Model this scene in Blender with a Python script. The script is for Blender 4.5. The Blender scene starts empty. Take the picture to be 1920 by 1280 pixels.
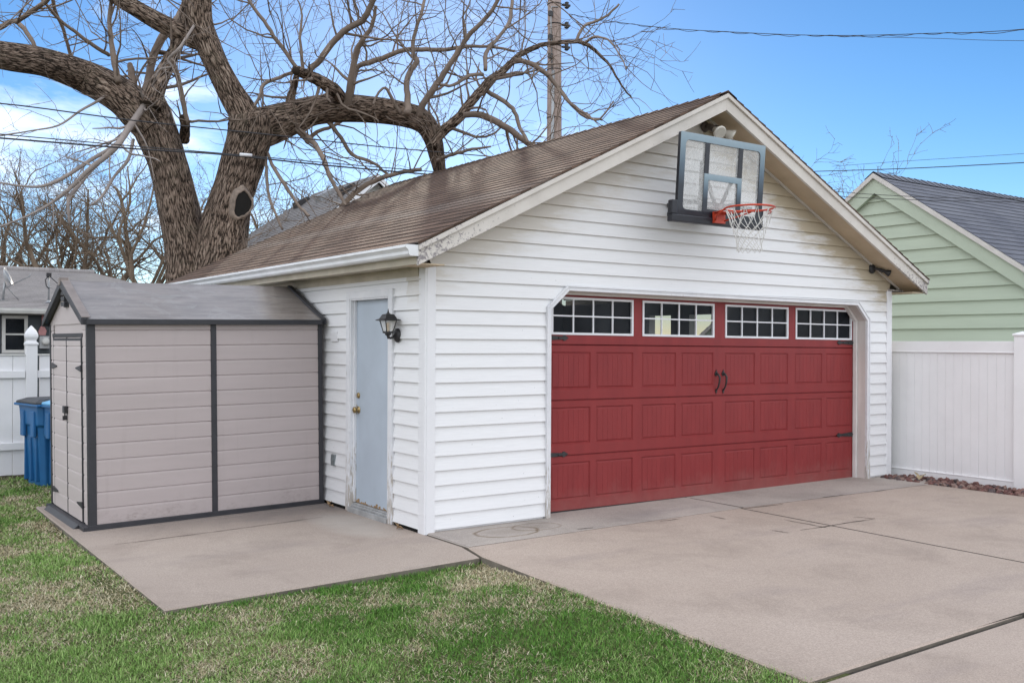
import bpy, math, random
import numpy as np
from mathutils import Vector, Matrix
R_ = math.radians
scene = bpy.context.scene
COL = scene.collection
rng = random.Random(7)

# ------------------------------------------------------------------ camera
CAM = Vector((-4.2006, -6.9740, 1.5896)); YAW = .59437; ROLL = .0049; FPX = 1799.29; PX, PY = 891.92, 643.12
F_ = Vector((math.sin(YAW), math.cos(YAW), 0)); R0 = Vector((math.cos(YAW), -math.sin(YAW), 0)); U0 = Vector((0, 0, 1))
RT = math.cos(ROLL)*R0 + math.sin(ROLL)*U0; UP = -math.sin(ROLL)*R0 + math.cos(ROLL)*U0
cd = bpy.data.cameras.new('camera'); co = bpy.data.objects.new('camera', cd); COL.objects.link(co)
m = Matrix((RT, UP, -F_)).transposed().to_4x4(); m.translation = CAM; co.matrix_world = m
cd.sensor_width = 36; cd.lens = 36*FPX/1920; cd.shift_x = (960-PX)/1920; cd.shift_y = (PY-640)/1920
cd.clip_end = 2000; cd.clip_start = .05
scene.camera = co

def at(px, py, dep):
    """world point seen at photo pixel px,py at a distance dep in front of the camera"""
    return CAM + dep*(F_ + RT*((px-PX)/FPX) - UP*((py-PY)/FPX))

# ------------------------------------------------------------------ materials
def nd(nt, typ, **kw):
    n = nt.nodes.new(typ)
    for k, v in kw.items():
        if k.startswith('i_'): n.inputs[k[2:].replace('_', ' ')].default_value = v
        else: setattr(n, k, v)
    return n
def c4(c): return (c[0], c[1], c[2], 1)
class Mat:
    def __init__(s, name, rough=.6, metal=0, spec=.5):
        s.m = bpy.data.materials.new(name); s.m.use_nodes = True; s.nt = s.m.node_tree
        s.b = s.nt.nodes['Principled BSDF']
        s.b.inputs['Roughness'].default_value = rough; s.b.inputs['Metallic'].default_value = metal
        s.b.inputs['Specular IOR Level'].default_value = spec
        s.tc = nd(s.nt, 'ShaderNodeTexCoord')
    def L(s, a, b): s.nt.links.new(a, b)
    def coord(s, kind='Object', scale=(1, 1, 1), rot=(0, 0, 0)):
        mp = nd(s.nt, 'ShaderNodeMapping'); mp.inputs['Scale'].default_value = scale; mp.inputs['Rotation'].default_value = rot
        s.L(s.tc.outputs[kind], mp.inputs['Vector']); return mp.outputs['Vector']
    def noise(s, vec, scale, detail=4, rough=.55, dist=0):
        n = nd(s.nt, 'ShaderNodeTexNoise'); n.inputs['Scale'].default_value = scale; n.inputs['Detail'].default_value = detail
        n.inputs['Roughness'].default_value = rough; n.inputs['Distortion'].default_value = dist
        s.L(vec, n.inputs['Vector']); return n.outputs['Fac']
    def ramp(s, fac, stops, interp='LINEAR'):
        r = nd(s.nt, 'ShaderNodeValToRGB'); e = r.color_ramp.elements; r.color_ramp.interpolation = interp
        while len(e) < len(stops): e.new(.5)
        for k, (p, c) in enumerate(stops): e[k].position = p; e[k].color = c4(c) if hasattr(c, '__len__') else (c, c, c, 1)
        s.L(fac, r.inputs['Fac']); return r.outputs['Color']
    def mix(s, fac, a, b, mode='MIX'):
        x = nd(s.nt, 'ShaderNodeMix', data_type='RGBA', blend_type=mode)
        for v, k in ((fac, 0), (a, 6), (b, 7)):
            if hasattr(v, 'is_linked'): s.L(v, x.inputs[k])
            elif k == 0: x.inputs[0].default_value = v
            else: x.inputs[k].default_value = c4(v)
        return x.outputs[2]
    def math(s, op, a, b=0, c=0, clamp=False):
        x = nd(s.nt, 'ShaderNodeMath', operation=op); x.use_clamp = clamp
        for k, v in enumerate((a, b, c)):
            if hasattr(v, 'is_linked'): s.L(v, x.inputs[k])
            else: x.inputs[k].default_value = v
        return x.outputs[0]
    def xyz(s, kind='Object'):
        x = nd(s.nt, 'ShaderNodeSeparateXYZ'); s.L(s.tc.outputs[kind], x.inputs[0]); return x.outputs
    def base(s, c):
        if hasattr(c, 'is_linked'): s.L(c, s.b.inputs['Base Color'])
        else: s.b.inputs['Base Color'].default_value = c4(c)
    def bump(s, h, strength=.3, dist=.01, prev=None):
        b = nd(s.nt, 'ShaderNodeBump'); b.inputs['Strength'].default_value = strength; b.inputs['Distance'].default_value = dist
        s.L(h, b.inputs['Height'])
        if prev is not None: s.L(prev, b.inputs['Normal'])
        s.L(b.outputs['Normal'], s.b.inputs['Normal']); return b.outputs['Normal']
    def roughmap(s, fac, lo, hi):
        s.L(s.math('MULTIPLY_ADD', fac, hi-lo, lo), s.b.inputs['Roughness'])

def simple(name, col, rough=.6, var=.12, scale=6, bump=.15, bscale=60, metal=0, spec=.5, stretch=(1, 1, 1), dirt=None, bdist=.004):
    M = Mat(name, rough, metal, spec)
    v = M.coord('Object', stretch)
    n = M.noise(v, scale, 5, .6)
    lo = tuple(max(0, c*(1-var)) for c in col); hi = tuple(min(1, c*(1+var)) for c in col)
    c = M.ramp(n, [(.3, lo), (.7, hi)])
    if dirt:
        n2 = M.noise(v, scale*.35, 6, .65)
        c = M.mix(M.ramp(n2, [(.52, 0), (.75, .6)]), c, dirt)
    M.base(c)
    if bump: M.bump(M.noise(v, bscale, 3, .6), bump, bdist)
    return M.m

def siding_mat():
    M = Mat('vinyl_siding', .42, 0, .4)
    v = M.coord('Object', (.4, .4, 14)); v2 = M.coord('Object')
    c = M.ramp(M.noise(v, 9, 4, .6), [(.3, (.735, .735, .745)), (.7, (.80, .80, .81))])
    c = M.mix(M.ramp(M.noise(v2, 1.3, 5, .6), [(.45, 0), (.8, .12)]), c, (.66, .66, .66))
    x, y, z = M.xyz()
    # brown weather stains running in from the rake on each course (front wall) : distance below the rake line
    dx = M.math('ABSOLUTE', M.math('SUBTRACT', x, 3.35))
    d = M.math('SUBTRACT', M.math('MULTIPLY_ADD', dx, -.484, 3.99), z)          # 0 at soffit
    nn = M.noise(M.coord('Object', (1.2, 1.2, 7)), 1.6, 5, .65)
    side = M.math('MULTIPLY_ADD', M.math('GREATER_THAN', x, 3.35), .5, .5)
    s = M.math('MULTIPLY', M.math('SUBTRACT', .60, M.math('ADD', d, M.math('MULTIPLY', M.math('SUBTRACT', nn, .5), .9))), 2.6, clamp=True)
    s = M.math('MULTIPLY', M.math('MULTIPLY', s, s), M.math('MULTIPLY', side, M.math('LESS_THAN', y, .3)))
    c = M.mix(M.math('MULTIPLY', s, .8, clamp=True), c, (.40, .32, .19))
    # smudge of rust below the backboard
    hx = M.math('DIVIDE', M.math('SUBTRACT', x, 3.2), .45); hz = M.math('DIVIDE', M.math('SUBTRACT', z, 2.86), .10)
    rr = M.math('ADD', M.math('MULTIPLY', hx, hx), M.math('MULTIPLY', hz, hz))
    s2 = M.math('MULTIPLY', M.math('SUBTRACT', 1.0, rr, clamp=True), M.math('MULTIPLY', nn, .55))
    c = M.mix(s2, c, (.42, .36, .26))
    # small dark nail specks
    sp = M.ramp(M.noise(v2, 46, 1, .3), [(.80, 0), (.84, .6)])
    c = M.mix(sp, c, (.28, .27, .26))
    M.base(c); M.bump(M.noise(M.coord('Object', (1.5, 1.5, 30)), 12, 3, .6), .04, .002)
    return M.m

def weathered_mat():
    M = Mat('weathered_trim', .6, 0, .3)
    v = M.coord('Object', (14, 14, 2)); v2 = M.coord('Object', (2, 2, 12)); v0 = M.coord('Object')
    c = M.ramp(M.noise(v0, 5, 5, .6), [(.3, (.66, .67, .70)), (.7, (.76, .76, .78))])
    x, y, z = M.xyz()
    low = M.math('MULTIPLY', M.math('SUBTRACT', .85, z), .26, clamp=True)
    p = M.math('ADD', M.noise(v, 4, 6, .7), low)
    c = M.mix(M.ramp(p, [(.62, 0), (.72, .75)]), c, (.36, .31, .25))
    p2 = M.noise(v2, 4, 6, .7)
    c = M.mix(M.ramp(p2, [(.64, 0), (.72, .6)]), c, (.33, .32, .35))
    M.base(c); M.bump(p, .35, .004); return M.m

def rake_mat():
    M = Mat('rake_board', .6, 0, .3)
    v0 = M.coord('Object'); v = M.coord('Object', (3, 3, 3))
    c = M.ramp(M.noise(v0, 3, 5, .6), [(.3, (.57, .53, .485)), (.7, (.67, .63, .585))])
    x, y, z = M.xyz()
    lo = M.math('MULTIPLY', M.math('SUBTRACT', 2.75, z), .35, clamp=True)
    p = M.math('ADD', M.noise(v, 9, 7, .75), lo)
    c = M.mix(M.ramp(p, [(.63, 0), (.70, .8)]), c, (.16, .14, .16))
    c = M.mix(M.ramp(M.noise(v0, 70, 2, .5), [(.72, 0), (.76, .7)]), c, (.15, .12, .10))
    M.base(c); M.bump(p, .3, .004); return M.m

def shingle_mat(name, a, b, patch, tabw=.32, streak=None):
    M = Mat(name, .9, 0, .2)
    u = M.coord('UV')
    br = nd(M.nt, 'ShaderNodeTexBrick'); br.inputs['Scale'].default_value = 1; br.offset = .5
    br.inputs['Brick Width'].default_value = tabw; br.inputs['Row Height'].default_value = .125; br.inputs['Mortar Size'].default_value = .004
    br.inputs['Color1'].default_value = c4(a); br.inputs['Color2'].default_value = c4(b); br.inputs['Mortar'].default_value = c4(tuple(x*.45 for x in a))
    M.L(u, br.inputs['Vector'])
    c = br.outputs['Color']
    g = M.noise(M.coord('UV', (1, 1, 1)), 160, 2, .6)
    c = M.mix(.8, c, M.ramp(g, [(.3, .55), (.7, 1.45)]), 'MULTIPLY')
    n = M.noise(u, .9, 6, .65)
    c = M.mix(M.ramp(n, [(.42, 0), (.75, .7)]), c, patch)
    if streak:
        uv = M.xyz('UV')
        w = M.noise(M.coord('UV', (.22, 1, 1)), 2.2, 5, .6)
        d = M.math('ABSOLUTE', M.math('SUBTRACT', uv[1], M.math('MULTIPLY_ADD', w, 1.0, .75)))
        f = M.math('MULTIPLY', M.math('SUBTRACT', .28, d, clamp=True), 2.6, clamp=True)
        sp = M.ramp(M.noise(M.coord('UV', (1, 1, 1)), 55, 3, .7), [(.45, 0), (.62, 1)])
        c = M.mix(M.math('MULTIPLY', f, sp), c, streak)
    M.base(c); M.bump(g, .5, .006); return M.m

def concrete_mat(name, a, b, agg=.20, rings=False, blot=.5, stain=False):
    M = Mat(name, .85, 0, .25)
    v = M.coord('Object')
    c = M.ramp(M.noise(v, .55, 6, .6), [(.3, a), (.72, b)])
    c = M.mix(M.ramp(M.noise(v, 1.4, 7, .65, .4), [(.5, 0), (.78, blot)]), c, tuple(x*.72 for x in a))
    st = M.noise(M.coord('Object', (.5, 1.8, 1), (0, 0, .3)), 1.1, 5, .6)
    c = M.mix(M.ramp(st, [(.55, 0), (.75, blot*.7)]), c, (a[0]*.72, a[1]*.74, a[2]*.82))
    g = M.noise(v, 130, 3, .8)
    c = M.mix(agg*3, c, M.ramp(g, [(.32, .62), (.5, 1.0), (.68, 1.38)]), 'MULTIPLY')
    g3 = M.noise(v, 75, 2, .6)
    c = M.mix(agg*2, c, M.ramp(g3, [(.3, .82), (.7, 1.18)]), 'MULTIPLY')
    sp = M.ramp(M.noise(v, 38, 1, .3), [(.80, 0), (.83, .55)])
    c = M.mix(sp, c, (.16, .14, .13))
    if rings:
        x, y, z = M.xyz()
        for (cx, cy, rx, ry) in ((.62, -.33, .30, .19), (.98, -.28, .24, .15)):
            dx = M.math('DIVIDE', M.math('SUBTRACT', x, cx), rx); dy = M.math('DIVIDE', M.math('SUBTRACT', y, cy), ry)
            r = M.math('SQRT', M.math('ADD', M.math('MULTIPLY', dx, dx), M.math('MULTIPLY', dy, dy)))
            r = M.math('ADD', r, M.math('MULTIPLY', M.math('SUBTRACT', M.noise(v, 9, 4), .5), .25))
            f = M.math('MULTIPLY', M.math('SUBTRACT', .10, M.math('ABSOLUTE', M.math('SUBTRACT', r, 1))), 9, clamp=True)
            c = M.mix(M.math('MULTIPLY', f, M.ramp(M.noise(v, 3, 3), [(.30, .25), (.55, .95)])), c, (.15, .10, .055))
            c = M.mix(M.math('MULTIPLY', M.math('SUBTRACT', 1, r, clamp=True), .35), c, (.22, .18, .14))
    if stain:
        # damp mark along the shed foot and a pale patch by the side door
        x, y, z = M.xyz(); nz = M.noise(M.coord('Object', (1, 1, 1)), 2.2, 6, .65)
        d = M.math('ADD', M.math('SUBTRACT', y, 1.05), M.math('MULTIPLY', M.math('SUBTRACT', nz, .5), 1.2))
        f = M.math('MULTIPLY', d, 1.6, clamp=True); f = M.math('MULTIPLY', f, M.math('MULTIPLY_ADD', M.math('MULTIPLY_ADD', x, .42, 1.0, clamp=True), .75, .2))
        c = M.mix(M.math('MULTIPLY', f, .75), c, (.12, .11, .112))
        px_ = M.math('DIVIDE', M.math('ADD', x, .30), .34); py_ = M.math('DIVIDE', M.math('SUBTRACT', y, .75), .75)
        r2 = M.math('SUBTRACT', 1.0, M.math('ADD', M.math('MULTIPLY', px_, px_), M.math('MULTIPLY', py_, py_)), clamp=True)
        c = M.mix(M.math('MULTIPLY', M.math('MULTIPLY', r2, nz), 1.1, clamp=True), c, (.50, .46, .42))
    M.base(c); M.bump(g, .35, .004); return M.m

def bark_mat(name, a, b, dark, su=14, sv=3.2, lich=None):
    M = Mat(name, .9, 0, .2)
    wob = M.noise(M.coord('UV', (3.5, 2.2, 1)), 1.5, 4, .6)
    cb = nd(M.nt, 'ShaderNodeCombineXYZ'); M.L(M.math('MULTIPLY', wob, 2.2), cb.inputs[0]); M.L(M.math('MULTIPLY', wob, .9), cb.inputs[1])
    def warped(sx, sy):
        mx = nd(M.nt, 'ShaderNodeVectorMath', operation='ADD'); M.L(M.coord('UV', (sx, sy, 1)), mx.inputs[0]); M.L(cb.outputs[0], mx.inputs[1]); return mx.outputs[0]
    n = M.noise(warped(su, sv), 1.0, 3, .55)                    # interlaced ridges
    rid = M.math('MULTIPLY', M.math('ABSOLUTE', M.math('SUBTRACT', n, .5)), 7.0, clamp=True)
    vo = nd(M.nt, 'ShaderNodeTexVoronoi', feature='DISTANCE_TO_EDGE'); vo.inputs['Scale'].default_value = 1; vo.inputs['Randomness'].default_value = 1
    M.L(warped(su*.85, sv*1.3), vo.inputs['Vector'])
    pl = M.math('MULTIPLY', vo.outputs['Distance'], 4.0, clamp=True)
    fine = M.noise(M.coord('UV', (su*3, sv*4, 1)), 1.5, 6, .75)
    h = M.math('ADD', M.math('ADD', M.math('MULTIPLY', rid, .42), M.math('MULTIPLY', pl, .28)), M.math('MULTIPLY', fine, .55))
    c = M.ramp(h, [(.43, dark), (.62, a), (.98, b)])
    big = M.noise(M.coord('Object'), 1.3, 5, .65)
    c = M.mix(.7, c, M.ramp(big, [(.28, .62), (.72, 1.30)]), 'MULTIPLY')
    if lich: c = M.mix(M.ramp(M.noise(M.coord('Object'), 3.2, 6, .7), [(.54, 0), (.7, .45)]), c, lich)
    M.base(c); M.bump(h, 1.0, .045); return M.m

MT = {}
MT['siding'] = siding_mat()
MT['trim'] = weathered_mat()
MT['fencewhite'] = simple('fence_vinyl', (.87, .86, .87), .45, .03, 3, .05, 80, spec=.4)
MT['white'] = simple('white_vinyl', (.76, .76, .78), .4, .04, 3, .05, 80, spec=.45)
MT['jamb'] = simple('jamb_paint', (.70, .67, .65), .55, .08, 5, .15, 60)
MT['jambwood'] = simple('jamb_old_paint', (.62, .57, .54), .6, .15, 5, .2, 60, stretch=(1, 1, .15), dirt=(.40, .33, .27))
MT['rake'] = rake_mat()
MT['soffit'] = simple('soffit_brown', (.50, .40, .28), .8, .12, 3, .25, 160)
MT['fascia'] = simple('fascia_tan', (.50, .45, .36), .65, .12, 4, .1, 60, dirt=(.35, .30, .22))
MT['dark'] = simple('dark_void', (.008, .007, .006), .9, .2, 6, 0)  # near-black: shade of the tree hollow and foundation gap put into the colour
MT['shingle'] = shingle_mat('brown_shingle', (.155, .100, .074), (.078, .050, .038), (.18, .125, .098), streak=(.34, .30, .27))
MT['buttshade'] = simple('shaded_cut_edge', (.040, .030, .025), .95, .2, 20, 0)  # dark asphalt edge, with each course's shadow line put into the colour
MT['gutter'] = simple('gutter_aluminium', (.76, .77, .79), .38, .06, 3, .04, 40, spec=.5, dirt=(.5, .49, .47))
def red_mat():
    M = Mat('red_door_paint', .5, 0, .3)
    v = M.coord('Object', (1, 1, .25)); v0 = M.coord('Object'); x, y, z = M.xyz()
    c = M.ramp(M.noise(v, 8, 5, .6), [(.3, (.205, .024, .026)), (.7, (.25, .030, .031))])
    c = M.mix(M.ramp(M.noise(v0, .8, 5, .6), [(.4, 0), (.75, .22)]), c, (.265, .048, .046))
    n = M.noise(v0, 5, 6, .7)
    f = M.math('MULTIPLY', M.math('SUBTRACT', M.math('ADD', .22, M.math('MULTIPLY', M.math('SUBTRACT', n, .5), .5)), z), 2.2, clamp=True)
    c = M.mix(M.math('MULTIPLY', f, .5), c, (.30, .17, .15))
    M.base(c); M.roughmap(M.noise(v0, 1.6, 4), .32, .62); M.bump(M.noise(v, 120, 3, .6), .3, .0025); return M.m
MT['red'] = red_mat()
MT['frame'] = simple('window_frame_white', (.72, .73, .76), .45, .05, 6, .05)
def glass_dark():
    M = Mat('dark_window_glass', .04, 0, .11)
    M.base(M.ramp(M.noise(M.coord('Object'), 1.7, 3), [(.35, (.005, .007, .010)), (.6, (.020, .025, .032)), (.75, (.06, .065, .07))]))  # reflections and shapes behind the panes put into the colour as mottle
    M.b.inputs['Alpha'].default_value = .45
    return M.m
MT['glass'] = glass_dark()
MT['iron'] = simple('black_iron', (.022, .021, .023), .5, .3, 30, .3, 90, spec=.5)
MT['steel'] = simple('painted_steel_door', (.44, .50, .57), .45, .07, 2.2, .25, 200, spec=.4, dirt=(.38, .43, .50))
MT['brass'] = simple('old_brass', (.36, .26, .12), .35, .2, 30, .1, metal=.9)
MT['sill'] = simple('grey_sill', (.34, .34, .34), .6, .2, 8, .25, 50)
MT['drive'] = concrete_mat('driveway_concrete', (.385, .308, .256), (.455, .372, .316), blot=.75)
MT['patio'] = concrete_mat('patio_concrete', (.345, .28, .238), (.42, .350, .300), blot=.75, stain=True)
MT['apron'] = concrete_mat('apron_concrete', (.335, .295, .265), (.45, .395, .355), .2, True, .7)
MT['slabedge'] = simple('dark_slab_edge', (.15, .13, .105), .95, .35, 7, .5, 60)  # dirty slab sides, darkened further for the contact shade under the edge
MT['joint'] = simple('joint_dirt', (.055, .045, .036), .95, .3, 20, .5, 80)
def shed_mat():
    M = Mat('taupe_resin', .55, 0, .35); v = M.coord('Object', (.25, .25, 2.2)); v0 = M.coord('Object'); x, y, z = M.xyz()
    c = M.ramp(M.noise(v, 3, 5, .6), [(.3, (.425, .367, .36)), (.7, (.465, .402, .395))])
    n = M.noise(v0, 4.5, 6, .72)
    f = M.math('MULTIPLY', M.math('SUBTRACT', M.math('MULTIPLY_ADD', M.math('SUBTRACT', n, .5), 1.1, .20), z), 3.2, clamp=True)
    sp = M.ramp(M.noise(M.coord('Object', (1, 1, 2)), 26, 4, .75), [(.45, .15), (.6, 1)])
    c = M.mix(M.math('MULTIPLY', M.math('MULTIPLY', f, sp), .55), c, (.23, .19, .165))
    st = M.noise(M.coord('Object', (5, 5, .35)), 2.2, 5, .65)
    c = M.mix(M.ramp(st, [(.56, 0), (.75, .22)]), c, (.33, .28, .27))
    M.base(c); M.bump(M.noise(M.coord('Object', (.5, .5, 5)), 60, 3, .65), .4, .003); return M.m
MT['shed'] = shed_mat()
MT['shedlite'] = simple('pale_resin', (.53, .465, .455), .55, .05, 3, .35, 140, stretch=(.25, .25, 2.2), spec=.35)
MT['shedtrim'] = simple('charcoal_resin', (.032, .032, .038), .5, .15, 10, .15, 90, spec=.45)
MT['shedrust'] = simple('shed_brown_cap', (.22, .185, .17), .5, .2, 8, .15, 90)
def shed_roof_mat():
    M = Mat('shed_roof_resin', .34, 0, .9)
    v = M.coord('Object')
    n = M.noise(M.coord('Object', (1, 5, 5)), 2.5, 6, .65)
    c = M.ramp(n, [(.3, (.17, .15, .138)), (.7, (.29, .255, .235))])
    sw = M.noise(M.coord('Object', (1.0, 1.0, 1)), 3.2, 6, .7, 1.5)
    c = M.mix(M.ramp(sw, [(.52, 0), (.66, .55)]), c, (.30, .285, .27))  # pale swirls: roof glints and sheen painted into the base colour
    M.base(c); M.roughmap(M.noise(v, 5, 4, .6), .10, .34); M.bump(M.noise(v, 130, 2), .25, .003); return M.m
MT['shedroof'] = shed_roof_mat()
MT['binblue'] = simple('blue_bin_plastic', (.018, .125, .31), .45, .1, 5, .1, 80, spec=.45)
MT['binlid'] = simple('black_bin_lid', (.025, .027, .032), .5, .15, 8, .1)
MT['binlid2'] = simple('light_blue_bin_lid', (.12, .38, .62), .4, .1, 8, .1)
MT['green'] = simple('sage_green_paint', (.46, .525, .42), .6, .06, 2.5, .3, 70, stretch=(1, .3, 2.5), spec=.3)
MT['greentrim'] = simple('sage_trim', (.46, .525, .42), .6, .05, 3, .15, 60)
MT['rakelite'] = simple('pale_rake', (.60, .57, .54), .55, .08, 5, .1)
MT['slate'] = shingle_mat('blue_grey_shingle', (.155, .16, .19), (.115, .12, .148), (.20, .205, .23))
MT['grey'] = shingle_mat('light_grey_shingle', (.37, .345, .34), (.29, .27, .27), (.46, .43, .41))
MT['grey2'] = shingle_mat('mid_grey_shingle', (.22, .21, .21), (.165, .158, .16), (.27, .255, .25))
MT['slatewall'] = simple('dark_slate_siding', (.050, .062, .072), .6, .12, 3, .2, 50)
MT['oldwhite'] = simple('old_white_paint', (.58, .58, .56), .55, .08, 5, .1)
MT['metal'] = simple('weathered_metal', (.30, .31, .32), .45, .15, 10, .1, metal=.6)
MT['bracket'] = simple('bracket_grey_steel', (.085, .085, .09), .5, .15, 10, .1, metal=.3)
MT['meter'] = simple('meter_grey', (.36, .37, .38), .5, .1, 8, .1)
MT['meterred'] = simple('meter_pink_tag', (.45, .22, .22), .5, .1, 8, .1)
MT['bark'] = bark_mat('tree_bark', (.27, .195, .15), (.50, .395, .32), (.032, .023, .017), 20, 4.5, (.25, .21, .15))
MT['twig'] = simple('branch_bark', (.21, .165, .135), .85, .3, 2.5, .3, 40, spec=.2)
MT['twiglite'] = simple('pale_branch_bark', (.30, .26, .24), .85, .25, 3, .3, 40, spec=.2)
MT['bgtwig'] = simple('far_branch_bark', (.19, .145, .105), .9, .35, 1.2, 0, spec=.15)
MT['heal'] = simple('healed_wound_bark', (.235, .185, .15), .85, .35, 14, .8, 40)
def pole_mat():
    M = Mat('pole_wood', .85, 0, .2)
    v = M.coord('Object', (9, 9, .6))
    n = M.noise(v, 3.5, 7, .7); n2 = M.noise(M.coord('Object', (20, 20, 1.2)), 3, 5, .7)
    c = M.ramp(n, [(.3, (.20, .145, .12)), (.5, (.34, .265, .235)), (.7, (.42, .35, .32))])
    c = M.mix(M.ramp(n2, [(.58, 0), (.68, .85)]), c, (.06, .045, .04))
    M.base(c); M.bump(n2, .6, .01); return M.m
MT['pole'] = pole_mat()
MT['wire'] = simple('cable_black', (.035, .035, .04), .6, .2, 10, 0)
MT['rim'] = simple('orange_rim_paint', (.52, .055, .022), .4, .12, 20, .1, spec=.5)
MT['net'] = simple('white_net_cord', (.70, .69, .66), .8, .1, 30, .2)
MT['bbblack'] = simple('black_moulded_plastic', (.018, .020, .028), .4, .2, 10, .1, spec=.5)
MT['flood'] = simple('flood_bronze', (.075, .060, .050), .55, .25, 12, .2)
MT['bulb'] = simple('flood_bulb_glass', (.55, .52, .46), .25, .08, 12, 0, spec=.6)
MT['rock'] = None
def fade_mat():
    M = Mat('backboard_fade_print', .3, 0, .5)
    # printed fade: pale blue at the top of the graphic to navy black at its foot
    g = M.xyz('UV')[1]
    n = M.math('ADD', g, M.math('MULTIPLY', M.math('SUBTRACT', M.noise(M.coord('Object'), 26, 4, .7), .5), .08))
    M.base(M.ramp(n, [(.02, (.008, .011, .018)), (.38, (.012, .020, .034)), (.62, (.075, .12, .165)), (.88, (.20, .285, .34)), (1, (.28, .37, .43))]))
    return M.m
MT['fade'] = fade_mat()
def poly_mat():
    M = Mat('clear_backboard_panel', .12, 0, .5)
    M.base((.72, .73, .72))
    n = M.noise(M.coord('Object', (1, 1, 1)), 5, 8, .75, 2.5)
    M.L(M.ramp(n, [(.35, .20), (.55, .34), (.7, .58)]), M.b.inputs['Alpha'])
    M.bump(n, .12, .01); return M.m
MT['poly'] = poly_mat()
def lampglass():
    M = Mat('lantern_bevel_glass', .08, 0, .5); M.base((.85, .84, .80)); M.b.inputs['Alpha'].default_value = .35; return M.m
MT['lampglass'] = lampglass()
MT['candle'] = simple('amber_candle_sleeve', (.55, .34, .12), .4, .1, 10, 0)
def rock_mat():
    M = Mat('red_lava_rock', .85, 0, .25)
    at_ = nd(M.nt, 'ShaderNodeAttribute', attribute_name='tint')
    c = M.mix(.7, at_.outputs['Color'], M.ramp(M.noise(M.coord('Object'), 30, 4, .6), [(.3, .7), (.7, 1.35)]), 'MULTIPLY')
    M.base(c); M.bump(M.noise(M.coord('Object'), 60, 3), .5, .006); return M.m
MT['rock'] = rock_mat()
def grass_mat():
    M = Mat('lawn_blades', .75, 0, .25)
    at_ = nd(M.nt, 'ShaderNodeAttribute', attribute_name='tint'); M.base(at_.outputs['Color'])
    M.b.inputs['Subsurface Weight'].default_value = 0
    return M.m
MT['grass'] = grass_mat()
def soil_mat():
    M = Mat('lawn_soil', .95, 0, .15)
    v = M.coord('Object')
    n = M.noise(v, 1.3, 6, .65); n2 = M.noise(v, 60, 3, .7); n3 = M.noise(v, 9, 5, .7)
    c = M.ramp(n, [(.35, (.050, .072, .018)), (.55, (.085, .095, .035)), (.7, (.17, .14, .075))])
    c = M.mix(M.ramp(n3, [(.45, 0), (.7, .6)]), c, (.20, .165, .095))
    c = M.mix(.9, c, M.ramp(n2, [(.3, .45), (.7, 1.5)]), 'MULTIPLY')
    x, y, z = M.xyz()
    f = M.math('MULTIPLY', M.math('SUBTRACT', M.math('ADD', y, M.math('MULTIPLY', M.math('SUBTRACT', n3, .5), 1.6)), 5.3), 2.5, clamp=True)
    c = M.mix(f, c, M.ramp(n2, [(.3, (.028, .021, .015)), (.7, (.09, .068, .046))]))
    M.base(c); M.bump(n2, .8, .02); return M.m
MT['soil'] = soil_mat()
MT['leaf'] = simple('dry_oak_leaf', (.30, .19, .10), .8, .25, 20, .3, 60)
MT['leaf2'] = simple('pale_dry_leaf', (.42, .33, .20), .8, .2, 20, .3, 60)
MT['keypad'] = simple('keypad_ivory', (.70, .68, .62), .45, .04, 6, 0)
MT['outlet'] = simple('outlet_metal', (.24, .27, .28), .45, .25, 30, .1, metal=.5)

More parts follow.
